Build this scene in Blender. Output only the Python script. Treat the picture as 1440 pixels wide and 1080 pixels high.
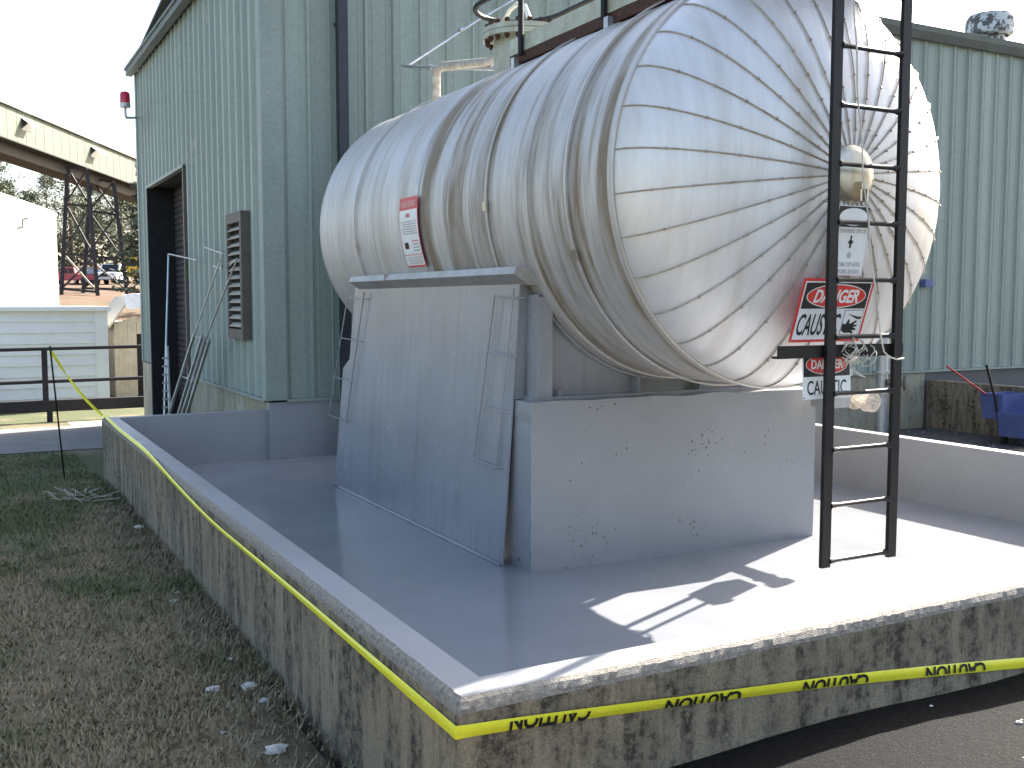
import bpy, math, random
import numpy as np
from mathutils import Vector, Matrix, noise
R = math.radians
random.seed(7)
for o in list(bpy.data.objects):
    bpy.data.objects.remove(o)
scene = bpy.context.scene
COL = scene.collection

# ------------------------------------------------------------------ camera
cam_d = bpy.data.cameras.new('camera')
cam = bpy.data.objects.new('camera', cam_d); COL.objects.link(cam)
cam.location = (0, 0, 1.74)
cam.rotation_euler = (R(90 - 4.566), 0, R(-28.35))
cam_d.sensor_width = 36; cam_d.lens = 36; cam_d.clip_start = .05; cam_d.clip_end = 3000
scene.camera = cam

# ------------------------------------------------------------------ sky, sun, exposure
SUN = Vector((1.34, .56, 1.0)).normalized()
elev = math.asin(SUN.z); azim = math.atan2(SUN.x, SUN.y)
w = bpy.data.worlds.new('World'); scene.world = w; w.use_nodes = True
nt = w.node_tree
sky = nt.nodes.new('ShaderNodeTexSky'); sky.sky_type = 'NISHITA'; sky.sun_disc = False
sky.sun_elevation = elev; sky.sun_rotation = azim
sky.air_density = 1.0; sky.dust_density = 3.0; sky.ozone_density = .4
bg = nt.nodes['Background']; bg.inputs[1].default_value = .08
nt.links.new(sky.outputs[0], bg.inputs[0])
sd = bpy.data.lights.new('sun', 'SUN'); sd.energy = 4.3; sd.angle = R(.5); sd.color = (1, .95, .87)
so = bpy.data.objects.new('sun', sd); COL.objects.link(so)
so.rotation_euler = SUN.to_track_quat('Z', 'Y').to_euler()
scene.view_settings.view_transform = 'Standard'; scene.view_settings.look = 'None'
scene.view_settings.exposure = 2.5; scene.view_settings.gamma = 1

# ------------------------------------------------------------------ materials
def newmat(name):
    m = bpy.data.materials.new(name); m.use_nodes = True
    t = m.node_tree; b = t.nodes['Principled BSDF']
    return m, t, b
def N(t, typ, **kw):
    n = t.nodes.new(typ)
    for k, v in kw.items(): setattr(n, k, v)
    return n
def coords(t, scale=(1, 1, 1), kind='pos'):
    if kind == 'pos': src = N(t, 'ShaderNodeNewGeometry').outputs['Position']
    else: src = N(t, 'ShaderNodeTexCoord').outputs['Object']
    mp = N(t, 'ShaderNodeMapping'); mp.inputs['Scale'].default_value = scale
    t.links.new(src, mp.inputs[0]); return mp.outputs[0]
def noise_n(t, vec, scale, detail=5, rough=.6):
    n = N(t, 'ShaderNodeTexNoise'); n.inputs['Scale'].default_value = scale
    n.inputs['Detail'].default_value = detail; n.inputs['Roughness'].default_value = rough
    t.links.new(vec, n.inputs['Vector']); return n.outputs['Fac']
def ramp(t, fac, a, b, ca=(0, 0, 0, 1), cb=(1, 1, 1, 1)):
    r = N(t, 'ShaderNodeValToRGB'); e = r.color_ramp.elements
    e[0].position = a; e[1].position = b; e[0].color = ca; e[1].color = cb
    t.links.new(fac, r.inputs[0]); return r.outputs[0]
def mix(t, fac, a, b, mode='MIX'):
    m = N(t, 'ShaderNodeMix', data_type='RGBA', blend_type=mode)
    for inp, v in ((m.inputs[0], fac), (m.inputs[6], a), (m.inputs[7], b)):
        if hasattr(v, 'links'): t.links.new(v, inp)
        elif isinstance(v, (int, float)): inp.default_value = v
        else: inp.default_value = (*v[:3], 1)
    return m.outputs[2]
def bump(t, b, fac, strength, dist=.02):
    n = N(t, 'ShaderNodeBump'); n.inputs['Strength'].default_value = strength; n.inputs['Distance'].default_value = dist
    t.links.new(fac, n.inputs['Height']); t.links.new(n.outputs[0], b.inputs['Normal'])
def pm(name, c, rough=.6, metal=0., c2=None, scale=6., stretch=(1, 1, 1), lo=.35, hi=.7, bs=0., bscale=40., fine=.12, kind='pos'):
    """colour broken up by two noises, optional relief"""
    m, t, b = newmat(name)
    v = coords(t, stretch, kind)
    c2 = c2 or tuple(x * .72 for x in c)
    col = mix(t, ramp(t, noise_n(t, v, scale), lo, hi), c, c2)
    if fine:
        g = ramp(t, noise_n(t, v, scale * 9, 3), .3, .75, (1 - fine,) * 3 + (1,), (1 + fine,) * 3 + (1,))
        col = mix(t, 1., col, g, 'MULTIPLY')
    t.links.new(col, b.inputs['Base Color'])
    b.inputs['Metallic'].default_value = metal
    rr = ramp(t, noise_n(t, v, scale * 2.3, 3), .2, .8, (max(rough - .09, .05),) * 3 + (1,), (min(rough + .09, 1),) * 3 + (1,))
    t.links.new(rr, b.inputs['Roughness'])
    if bs: bump(t, b, noise_n(t, coords(t, (1, 1, 1), kind), bscale, 4), bs)
    return m

def concrete_mat(name, base, dark, mold=.6, warm=(.30, .23, .15)):
    m, t, b = newmat(name)
    v = coords(t); vs = coords(t, (3.2, 3.2, .55)); 
    col = mix(t, ramp(t, noise_n(t, v, 2.2), .35, .68), base, tuple(x * .7 for x in base))
    col = mix(t, ramp(t, noise_n(t, v, 1.1, 2), .5, .75), col, warm)
    streak = ramp(t, noise_n(t, vs, 3.0, 6, .65), .42, .62)
    spots = ramp(t, noise_n(t, v, 24, 5, .72), .45, .60)
    mm = N(t, 'ShaderNodeMath', operation='MULTIPLY'); t.links.new(streak, mm.inputs[0]); t.links.new(spots, mm.inputs[1])
    m2 = N(t, 'ShaderNodeMath', operation='MULTIPLY'); t.links.new(mm.outputs[0], m2.inputs[0]); m2.inputs[1].default_value = mold * 1.5
    m2.use_clamp = True
    col = mix(t, m2.outputs[0], col, dark)
    soft = N(t, 'ShaderNodeMath', operation='MULTIPLY'); t.links.new(streak, soft.inputs[0]); soft.inputs[1].default_value = mold * .55
    col = mix(t, soft.outputs[0], col, tuple(x * 1.6 for x in dark))
    g = ramp(t, noise_n(t, v, 120, 2), .3, .75, (.72, .72, .72, 1), (1.25, 1.25, 1.25, 1))
    col = mix(t, 1., col, g, 'MULTIPLY')
    t.links.new(col, b.inputs['Base Color']); b.inputs['Roughness'].default_value = .92
    bump(t, b, noise_n(t, v, 70, 5, .7), .55, .012)
    return m
M = {}
M['concrete'] = concrete_mat('weathered concrete', (.285, .238, .165), (.035, .028, .02), .9)
M['concrete_pale'] = concrete_mat('pale foundation concrete', (.42, .39, .30), (.11, .11, .08), .35, (.36, .31, .2))
M['chip'] = pm('chipped aggregate', (.42, .38, .32), .9, 0, (.2, .17, .14), 60, fine=.35, bs=.8, bscale=170)

def paint_mat(name, base, rough, pock=0., streaks=0., dirt=.25, relief=.22):
    m, t, b = newmat(name); v = coords(t)
    col = mix(t, ramp(t, noise_n(t, v, 1.3, 4), .35, .75), base, tuple(x * .84 for x in base))
    col = mix(t, ramp(t, noise_n(t, v, 26, 5, .7), .6, .85), col, tuple(x * (1 - dirt) for x in base))
    if streaks:
        s = ramp(t, noise_n(t, coords(t, (4, 4, .25)), 3.4, 4), .5, .68)
        f = N(t, 'ShaderNodeMath', operation='MULTIPLY'); t.links.new(s, f.inputs[0]); f.inputs[1].default_value = streaks
        col = mix(t, f.outputs[0], col, (base[0] * .62, base[1] * .6, base[2] * .56))
    hb = noise_n(t, v, 55, 4)
    if pock:
        for vsc, amt, off in ((11, .20, -.05), (34, .42, -.10)):
            vo = N(t, 'ShaderNodeTexVoronoi'); vo.inputs['Scale'].default_value = vsc
            t.links.new(v, vo.inputs['Vector'])
            # only some cells hold a hole, sizes differ, and the holes gather in clusters
            sel = N(t, 'ShaderNodeSeparateColor'); t.links.new(vo.outputs['Color'], sel.inputs[0])
            thr = N(t, 'ShaderNodeMath', operation='MULTIPLY'); t.links.new(sel.outputs[0], thr.inputs[0]); t.links.new(ramp(t, noise_n(t, v, 2.2, 2), .42, .66), thr.inputs[1])
            th2 = N(t, 'ShaderNodeMath', operation='MULTIPLY_ADD'); t.links.new(thr.outputs[0], th2.inputs[0]); th2.inputs[1].default_value = amt; th2.inputs[2].default_value = off
            lt = N(t, 'ShaderNodeMath', operation='LESS_THAN'); t.links.new(vo.outputs['Distance'], lt.inputs[0]); t.links.new(th2.outputs[0], lt.inputs[1])
            col = mix(t, lt.outputs[0], col, (base[0] * .33, base[1] * .32, base[2] * .30))
    t.links.new(col, b.inputs['Base Color'])
    rr = ramp(t, noise_n(t, v, 3.5, 4), .25, .75, (rough - .07,) * 3 + (1,), (rough + .12,) * 3 + (1,))
    t.links.new(rr, b.inputs['Roughness'])
    bump(t, b, hb, relief, .006)
    return m
M['floor_paint'] = paint_mat('grey floor coating', (.245, .25, .262), .12, dirt=.06, relief=.03)
M['wall_paint'] = paint_mat('grey wall coating', (.285, .289, .298), .36, dirt=.12)
M['pier_paint'] = paint_mat('grey coating over pocked concrete', (.26, .263, .269), .38, pock=1, dirt=.12)
M['steel_paint'] = paint_mat('grey painted steel', (.29, .294, .304), .2, streaks=.4, dirt=.05, relief=.03)
M['foundation_paint'] = paint_mat('blue grey foundation paint', (.06, .068, .085), .5)  # the foundation's own navy grey coat
M['ledge'] = pm('galvanised flashing', (.45, .44, .42), .5, .35, (.34, .32, .29), 5, fine=.1)

# aluminium jacket: circumferential rain streaks, brown stains
def jacket_mat(name, base, stain, amount, rough):
    m, t, b = newmat(name)
    v = coords(t, (.10, 1, .10)); v2 = coords(t, (.9, 1, .5))
    fine = noise_n(t, v, 24, 5, .7)
    broad = noise_n(t, v, 4.0, 4, .65)
    blot = noise_n(t, v2, 1.6, 4)
    sf = N(t, 'ShaderNodeMath', operation='MULTIPLY'); t.links.new(ramp(t, broad, .44, .58), sf.inputs[0]); t.links.new(ramp(t, blot, .25, .7), sf.inputs[1])
    s2 = N(t, 'ShaderNodeMath', operation='MULTIPLY'); t.links.new(sf.outputs[0], s2.inputs[0]); s2.inputs[1].default_value = amount; s2.use_clamp = True
    g = ramp(t, fine, .3, .72, (.80, .80, .80, 1), (1.08, 1.08, 1.08, 1))
    col = mix(t, s2.outputs[0], base, stain)
    col = mix(t, 1., col, g, 'MULTIPLY')
    t.links.new(col, b.inputs['Base Color'])
    mt = N(t, 'ShaderNodeMath', operation='MULTIPLY_ADD'); t.links.new(s2.outputs[0], mt.inputs[0]); mt.inputs[1].default_value = -.25; mt.inputs[2].default_value = .38
    t.links.new(mt.outputs[0], b.inputs['Metallic'])
    rr = N(t, 'ShaderNodeMath', operation='MULTIPLY_ADD'); t.links.new(s2.outputs[0], rr.inputs[0]); rr.inputs[1].default_value = .18; rr.inputs[2].default_value = rough
    t.links.new(rr.outputs[0], b.inputs['Roughness'])
    bump(t, b, fine, .12, .004)
    return m
M['jacket_old'] = jacket_mat('stained aluminium jacket', (.52, .50, .475), (.23, .18, .12), 1.5, .48)
M['jacket_new'] = jacket_mat('clean aluminium jacket', (.58, .562, .54), (.40, .35, .29), .7, .42)
M['gore'] = pm('aluminium head panel', (.70, .685, .675), .47, .42, (.52, .475, .42), 3.0, (1.6, .3, .18), .48, .78, fine=.04)
M['bead'] = pm('tarnished seam bead', (.46, .42, .37), .5, .6, (.30, .25, .19), 20)
M['cap'] = pm('head cap', (.62, .58, .50), .35, .8, (.42, .37, .28), 9, (1, 1, .3))
M['black_steel'] = pm('black painted steel', (.005, .005, .006), .45, 0, (.010, .009, .009), 14, fine=.3)
M['black_steel'].node_tree.nodes['Principled BSDF'].inputs['Specular IOR Level'].default_value = .28
M['rust'] = pm('rusty grating', (.09, .04, .024), .85, .2, (.025, .015, .012), 30, fine=.4)
M['pale_green'] = pm('pale green grey paint', (.42, .46, .38), .5, 0, (.30, .29, .22), 7)
M['pipe_grey'] = pm('grey pipe insulation', (.45, .44, .38), .6, 0, (.26, .21, .16), 14)
M['white_pipe'] = pm('white hose', (.75, .75, .7), .4, 0)
M['foil'] = pm('wrapped pipe lagging', (.62, .55, .47), .4, .5, (.4, .33, .27), 26, bs=.8, bscale=40)
M['galv'] = pm('galvanised pipe', (.52, .53, .54), .4, .7)
M['alu'] = pm('dull aluminium tube', (.55, .56, .56), .35, .8)

def clad_mat(name, c, c2):
    m, t, b = newmat(name); v = coords(t)
    col = mix(t, ramp(t, noise_n(t, coords(t, (1.2, 1.2, .22)), 1.6, 5), .35, .72), c, c2)
    col = mix(t, ramp(t, noise_n(t, v, .7, 6, .7), .64, .74), col, (.42, .42, .38))
    g = ramp(t, noise_n(t, v, 18, 3), .3, .75, (.9, .9, .9, 1), (1.08, 1.08, 1.08, 1))
    oi = N(t, 'ShaderNodeObjectInfo'); ov = ramp(t, oi.outputs['Random'], 0, 1, (.90, .90, .90, 1), (1.07, 1.07, 1.06, 1)); col = mix(t, 1., col, ov, 'MULTIPLY')
    t.links.new(mix(t, 1., col, g, 'MULTIPLY'), b.inputs['Base Color']); b.inputs['Roughness'].default_value = .48
    bump(t, b, noise_n(t, v, 1.7, 3), .12, .03)
    return m
M['green'] = clad_mat('faded green cladding', (.275, .325, .285), (.24, .29, .255))
M['green_trim'] = pm('green trim', (.26, .305, .272), .5, 0, (.22, .265, .235), 3)
M['fascia'] = pm('grey green fascia', (.115, .14, .13), .55, 0, (.085, .105, .10), 3)
M['navy'] = pm('dark downspout', (.022, .028, .040), .45, 0)
M['dark'] = pm('painted interior shade', (.012, .012, .014), .9)  # near black colour stands in for the shade inside openings
M['roller'] = pm('brown roller curtain', (.055, .045, .048), .6, 0, (.035, .03, .033), 5)
M['louvre'] = pm('aluminium louvre', (.46, .42, .34), .5, .1)
M['louvre_frame'] = pm('louvre frame', (.13, .11, .09), .6)
M['white'] = pm('white painted sheet', (.78, .79, .80), .45, 0, (.70, .71, .72), 1.5, fine=.03)
M['white_tank'] = pm('white storage tank', (.80, .82, .84), .4, 0, (.74, .76, .79), .4, fine=.02)
M['cream'] = pm('cream boards', (.55, .50, .40), .7, 0, (.42, .37, .28), 4)
M['gallery'] = pm('cream green gallery sheet', (.072, .098, .066), .6, 0, (.064, .087, .058), 2.5, (1, 1, .3))
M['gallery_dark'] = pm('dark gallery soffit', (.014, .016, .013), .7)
M['trestle'] = pm('dark trestle steel', (.016, .014, .018), .7)
M['trestle_brace'] = pm('pale brace', (.34, .30, .24), .7)
M['bark'] = pm('pine bark', (.12, .085, .06), .9, 0, None, 4)
M['tarp'] = pm('white tarpaulin', (.75, .76, .80), .5, 0, (.6, .62, .68), 6)
M['glass'] = pm('dark vehicle glass', (.015, .018, .022), .1)
M['tyre'] = pm('tyre rubber', (.02, .02, .02), .8)
M['red'] = pm('red paint', (.55, .03, .035), .4)
M['sign_red'] = pm('sign red', (.62, .035, .03), .42, 0, (.56, .04, .035), 12, fine=.05)
M['sign_white'] = pm('sign white', (.78, .78, .77), .4, 0, (.70, .70, .68), 9, fine=.04)
M['sign_black'] = pm('sign black', (.018, .018, .018), .4)
M['sign_grey'] = pm('faded print', (.42, .43, .44), .5)
M['pink'] = pm('faded red print', (.62, .22, .2), .5)
M['tape'] = pm('yellow caution tape', (.86, .80, .05), .32, 0, (.78, .72, .04), 9, fine=.06)
M['tape_text'] = pm('tape print', (.02, .02, .02), .5)
M['rope'] = pm('white cord', (.62, .58, .48), .8)
M['blue'] = pm('blue plastic', (.10, .125, .30), .5, 0, (.07, .09, .23), 4)
M['wood'] = pm('weathered plank', (.12, .09, .07), .85, 0, (.06, .05, .04), 6, (1, 6, 1))
M['stone'] = pm('pale stone', (.55, .52, .47), .85, 0, (.40, .37, .33), 30, bs=.5)
M['beacon'] = pm('red beacon lens', (.62, .02, .06), .2)
M['yellow'] = pm('yellow machine paint', (.65, .42, .04), .5)
M['carblue'] = pm('dark blue car paint', (.03, .05, .13), .3)
M['carred'] = pm('faded red car paint', (.50, .08, .10), .4)
M['vent'] = pm('spotted vent metal', (.55, .54, .52), .6, .3, (.10, .09, .085), 9, lo=.47, hi=.55, fine=.2)

def green_mask(t, v):
    """where the lawn is green: patches, more of them towards the driveway"""
    sx = N(t, 'ShaderNodeSeparateXYZ'); t.links.new(N(t, 'ShaderNodeNewGeometry').outputs['Position'], sx.inputs[0])
    mr = N(t, 'ShaderNodeMapRange'); t.links.new(sx.outputs[1], mr.inputs[0])
    for i_, val in ((1, 6.5), (2, 10.5), (3, -.03), (4, .10)): mr.inputs[i_].default_value = val
    ad = N(t, 'ShaderNodeMath', operation='ADD'); t.links.new(noise_n(t, v, .85, 5, .65), ad.inputs[0]); t.links.new(mr.outputs[0], ad.inputs[1])
    return ramp(t, ad.outputs[0], .47, .60)
def blade_mat():
    m, t, b = newmat('lawn blades'); v = coords(t)
    dry = mix(t, ramp(t, noise_n(t, v, 60, 2), .3, .7), (.33, .27, .16), (.17, .13, .07))
    grn = mix(t, ramp(t, noise_n(t, v, 60, 2), .3, .7), (.06, .095, .025), (.15, .14, .055))
    t.links.new(mix(t, green_mask(t, v), dry, grn), b.inputs['Base Color']); b.inputs['Roughness'].default_value = .7
    return m
def leaf_mat(name, c, c2, sc=1.2):
    m, t, b = newmat(name); v = coords(t)
    t.links.new(mix(t, ramp(t, noise_n(t, v, sc, 4), .3, .7), c, c2), b.inputs['Base Color'])
    b.inputs['Roughness'].default_value = .65
    b.inputs['Transmission Weight'].default_value = 0
    return m
M['pine_far'] = leaf_mat('hazy pine foliage', (.12, .13, .065), (.085, .10, .05))
M['pine_dark'] = leaf_mat('dark evergreen foliage', (.02, .034, .017), (.03, .046, .022))
M['brush'] = leaf_mat('undergrowth', (.07, .062, .035), (.045, .048, .024))
M['blade'] = blade_mat()

# asphalt, soil and drive
def asphalt_mat():
    m, t, b = newmat('asphalt'); v = coords(t)
    col = mix(t, ramp(t, noise_n(t, v, 150, 2), .45, .75), (.004, .004, .0045), (.014, .0135, .013))
    vo = N(t, 'ShaderNodeTexVoronoi'); vo.inputs['Scale'].default_value = 60; t.links.new(v, vo.inputs['Vector'])
    lt = N(t, 'ShaderNodeMath', operation='LESS_THAN'); t.links.new(vo.outputs['Distance'], lt.inputs[0]); lt.inputs[1].default_value = .13
    col = mix(t, lt.outputs[0], col, (.08, .075, .065))
    t.links.new(col, b.inputs['Base Color']); b.inputs['Roughness'].default_value = .85; b.inputs['Specular IOR Level'].default_value = .15
    bump(t, b, noise_n(t, v, 42, 6, .8), 1., .06)
    return m
M['asphalt'] = asphalt_mat()
M['drive'] = pm('driveway concrete', (.20, .19, .175), .9, 0, (.14, .135, .125), 1.2, bs=.3, bscale=60)
M['gravel_lane'] = pm('pale gravel verge', (.46, .40, .30), .9, 0, (.36, .30, .20), 2.5, bs=.5, bscale=60)
def ground_mat():
    m, t, b = newmat('lawn and soil'); v = coords(t)
    tan = mix(t, ramp(t, noise_n(t, v, 9, 5, .75), .35, .7), (.25, .20, .115), (.135, .105, .06))
    grn = mix(t, ramp(t, noise_n(t, v, 12, 4, .7), .35, .7), (.055, .075, .022), (.11, .11, .045))
    col = mix(t, green_mask(t, v), tan, grn)
    # the hill beyond the sheds is bare red soil
    sx = N(t, 'ShaderNodeSeparateXYZ'); t.links.new(N(t, 'ShaderNodeNewGeometry').outputs['Position'], sx.inputs[0])
    wob = N(t, 'ShaderNodeMath', operation='MULTIPLY_ADD'); t.links.new(noise_n(t, v, .12, 3), wob.inputs[0]); wob.inputs[1].default_value = 10; t.links.new(sx.outputs[1], wob.inputs[2])
    hill = ramp(t, wob.outputs[0], 0, 1)
    mr = N(t, 'ShaderNodeMapRange'); t.links.new(wob.outputs[0], mr.inputs[0]); mr.inputs[1].default_value = 48; mr.inputs[2].default_value = 53
    red = mix(t, ramp(t, noise_n(t, v, .35, 5), .42, .66), (.15, .075, .04), (.075, .065, .03))
    col = mix(t, mr.outputs[0], col, red)
    # rough stony yard right of the basin
    mr2 = N(t, 'ShaderNodeMapRange'); t.links.new(sx.outputs[0], mr2.inputs[0]); mr2.inputs[1].default_value = 7.3; mr2.inputs[2].default_value = 7.6
    yard = mix(t, ramp(t, noise_n(t, v, 14, 5, .75), .38, .66), (.13, .12, .11), (.05, .045, .04))
    lowy = N(t, 'ShaderNodeMath', operation='LESS_THAN'); t.links.new(sx.outputs[1], lowy.inputs[0]); lowy.inputs[1].default_value = 40
    yf = N(t, 'ShaderNodeMath', operation='MULTIPLY'); t.links.new(mr2.outputs[0], yf.inputs[0]); t.links.new(lowy.outputs[0], yf.inputs[1])
    col = mix(t, yf.outputs[0], col, yard)
    t.links.new(col, b.inputs['Base Color']); b.inputs['Roughness'].default_value = .95
    bump(t, b, noise_n(t, v, 45, 5, .75), 1., .03)
    return m
M['ground'] = ground_mat()

# ------------------------------------------------------------------ mesh builder
class MB:
    def __init__(s): s.v = []; s.f = []; s.m = []
    def add(s, verts, faces, mi=0):
        o = len(s.v); s.v += [tuple(p) for p in verts]
        for f in faces: s.f.append(tuple(i + o for i in f)); s.m.append(mi)
        return s
    def box(s, x0, y0, z0, x1, y1, z1, mi=0):
        return s.add([(x0, y0, z0), (x1, y0, z0), (x1, y1, z0), (x0, y1, z0), (x0, y0, z1), (x1, y0, z1), (x1, y1, z1), (x0, y1, z1)],
                     [(0, 3, 2, 1), (4, 5, 6, 7), (0, 1, 5, 4), (1, 2, 6, 5), (2, 3, 7, 6), (3, 0, 4, 7)], mi)
    def bar(s, p, q, wid, thick, side=(1, 0, 0), mi=0):
        """rectangular bar from p to q, 'wid' along side, 'thick' across"""
        p, q = Vector(p), Vector(q); d = (q - p).normalized(); a = Vector(side); a = (a - d * a.dot(d)).normalized(); b = d.cross(a)
        vs = []
        for c in (p, q):
            for i, j in ((-1, -1), (1, -1), (1, 1), (-1, 1)): vs.append(c + a * i * wid / 2 + b * j * thick / 2)
        return s.add(vs, [(0, 3, 2, 1), (4, 5, 6, 7), (0, 1, 5, 4), (1, 2, 6, 5), (2, 3, 7, 6), (3, 0, 4, 7)], mi)
    def tube(s, pts, r, n=8, mi=0, cap=True):
        pts = [Vector(p) for p in pts]; rs = r if isinstance(r, (list, tuple)) else [r] * len(pts)
        up = None; vs = []; fs = []
        for i, p in enumerate(pts):
            d = (pts[min(i + 1, len(pts) - 1)] - pts[max(i - 1, 0)]).normalized()
            if up is None:
                up = Vector((0, 0, 1)) if abs(d.z) < .9 else Vector((1, 0, 0))
            a = (up - d * up.dot(d)).normalized(); b = d.cross(a); up = a
            for k in range(n):
                t = 2 * math.pi * k / n; vs.append(p + (a * math.cos(t) + b * math.sin(t)) * rs[i])
        for i in range(len(pts) - 1):
            for k in range(n):
                fs.append((i * n + k, i * n + (k + 1) % n, (i + 1) * n + (k + 1) % n, (i + 1) * n + k))
        if cap:
            fs.append(tuple(range(n - 1, -1, -1))); fs.append(tuple((len(pts) - 1) * n + k for k in range(n)))
        return s.add(vs, fs, mi)
    def disc(s, c, r, axis, thick, n=24, mi=0):
        c = Vector(c); a = Vector(axis).normalized()
        return s.tube([c - a * thick / 2, c + a * thick / 2], r, n, mi)
    def prism(s, poly, a, b, mi=0):
        """polygon of (x,z) pairs between y=a and y=b"""
        n = len(poly); vs = [(x, a, z) for x, z in poly] + [(x, b, z) for x, z in poly]
        fs = [tuple(range(n)), tuple(range(2 * n - 1, n - 1, -1))] + [(i, n + i, n + (i + 1) % n, (i + 1) % n) for i in range(n)]
        return s.add(vs, fs, mi)
    def mesh(s, name, mats, smooth=False):
        me = bpy.data.meshes.new(name); me.from_pydata(s.v, [], s.f)
        for m in (mats if isinstance(mats, list) else [mats]): me.materials.append(M[m] if isinstance(m, str) else m)
        if any(s.m): me.polygons.foreach_set('material_index', s.m)
        if smooth is True: me.polygons.foreach_set('use_smooth', [True] * len(me.polygons))
        me.update()
        if smooth == 'auto':
            me.polygons.foreach_set('use_smooth', [True] * len(me.polygons)); me.set_sharp_from_angle(angle=R(35))
        return me
    def build(s, name, mats, parent=None, smooth=False):
        return link(name, s.mesh(name, mats, smooth), parent)
def link(name, data, parent=None):
    o = bpy.data.objects.new(name, data); COL.objects.link(o)
    if parent is not None:
        o.parent = parent
        if parent.type == 'EMPTY' and not parent.get('local'):
            o.matrix_parent_inverse = Matrix.Translation(-parent.location)
    return o
def tag(o, label, cat, group=None):
    o['label'] = label; o['category'] = cat
    if group: o['group'] = group
    return o
def thing(name, label, cat, loc=(0, 0, 0), group=None, local=False):
    o = bpy.data.objects.new(name, None); COL.objects.link(o); o.location = loc; o.empty_display_size = .2
    if local: o['local'] = 1
    return tag(o, label, cat, group)
def structure(o): o['kind'] = 'structure'; return o
def stuff(o): o['kind'] = 'stuff'; return o
def copy_tree(o, parent=None):
    c = o.copy(); COL.objects.link(c); c.parent = parent
    for ch in list(o.children): copy_tree(ch, c)
    return c
def B(*a, mi=0): return MB().box(*a, mi=mi)
def text_mesh(body, width, height, depth=.0015, shear=0., bold=0.):
    cu = bpy.data.curves.new('lettering', 'FONT'); cu.body = body; cu.size = 1; cu.extrude = .01; cu.shear = shear; cu.offset = bold
    cu.resolution_u = 3
    o = bpy.data.objects.new('lettering', cu); COL.objects.link(o)
    dg = bpy.context.evaluated_depsgraph_get(); dg.update()
    me = bpy.data.meshes.new_from_object(o.evaluated_get(dg)); bpy.data.objects.remove(o)
    co = np.empty(len(me.vertices) * 3); me.vertices.foreach_get('co', co); co = co.reshape(-1, 3)
    lo, hi = co.min(0), co.max(0)
    co = (co - (lo + hi) / 2) / (hi - lo) * np.array([width, height, depth])
    me.vertices.foreach_set('co', co.ravel()); me.update(); me.materials.clear()
    return me

# ------------------------------------------------------------------ ground
def lerp(tab, x):
    return float(np.interp(x, [a for a, b in tab], [b for a, b in tab]))
HB = [(-60, .0), (-6, .0), (2, -.04), (10, -.05), (15.2, -.3), (19.9, -.5), (24, -.65), (38, -.6), (50, .8), (65, 2.2), (91, 3.15), (110, 4.2), (150, 7), (400, 14), (900, 16)]
def ss(a, b, x):
    t = min(max((x - a) / (b - a), 0), 1); return t * t * (3 - 2 * t)
def gh(x, y):
    z = lerp(HB, y)
    z += .035 * noise.noise(Vector((x * .5, y * .5, 0))) * (1 - ss(12.5, 14.8, y) if y < 24 else 0 if y < 40 else 6)
    if y < 2.8: z = z + (.10 - z) * ss(1.0, 1.9, x)
    if 7.4 < x and 2.8 < y < 40:
        z = .10 + (-.26 - .10) * ss(2.8, 6, y) if y < 40 else z
        if y > 14: z = lerp(HB, y)
    if 1.33 < x < 7.45 and 2.81 < y < 11.35: z = -.35
    if 3.05 < x < 30 and 11.3 < y < 19.8: z = -.9
    return z
xs = sorted(set(np.round(np.concatenate([np.arange(-400, -20, 20), np.arange(-20, -5, 1), np.arange(-5, 9, .2), np.arange(9, 30, 1), np.arange(30, 420, 15)]), 3)))
ys = sorted(set(np.round(np.concatenate([np.arange(-60, -4, 4), np.arange(-4, 12, .2), np.arange(12, 30, .5), np.arange(30, 120, 3), np.arange(120, 920, 25)]), 3)))
nx, ny = len(xs), len(ys)
g = MB(); g.v = [(x, y, gh(x, y)) for y in ys for x in xs]
g.f = [(j * nx + i, j * nx + i + 1, (j + 1) * nx + i + 1, (j + 1) * nx + i) for j in range(ny - 1) for i in range(nx - 1)]
g.m = [0] * len(g.f)
structure(g.build('ground', 'ground', smooth=True))
# asphalt in front of the basin
a = MB(); ax = list(np.arange(1.35, 16.1, .3)); ay = list(np.linspace(-8, 2.72, 37))
a.v = [(x + (.12 * noise.noise(Vector((y * 1.3, 3, 0))) if i == 0 else 0), y,
        .165 + .03 * noise.noise(Vector((x, y, 9))) - (.10 if i == 0 else 0)) for y in ay for i, x in enumerate(ax)]
a.f = [(j * len(ax) + i, j * len(ax) + i + 1, (j + 1) * len(ax) + i + 1, (j + 1) * len(ax) + i) for j in range(len(ay) - 1) for i in range(len(ax) - 1)]
a.m = [0] * len(a.f)
structure(a.build('asphalt_lot', 'asphalt', smooth=True))
# driveway and pale verge, laid along the ground's slope
def strip(name, y0, y1, mat, dz, x0=-30, x1=2.95):
    s = MB(); yy = np.linspace(y0, y1, 10); xx = np.linspace(x0, x1, 40)
    s.v = [(x, y + .15 * noise.noise(Vector((x * .4, y0, 0))), lerp(HB, y) + .005 + dz) for y in yy for x in xx]
    s.f = [(j * 40 + i, j * 40 + i + 1, (j + 1) * 40 + i + 1, (j + 1) * 40 + i) for j in range(9) for i in range(39)]; s.m = [0] * len(s.f)
    return structure(s.build(name, mat))
strip('driveway', 15.2, 20.0, 'drive', .004)
strip('gravel_verge', 20.0, 21.2, 'gravel_lane', 0, 1.75, 2.95)

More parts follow.
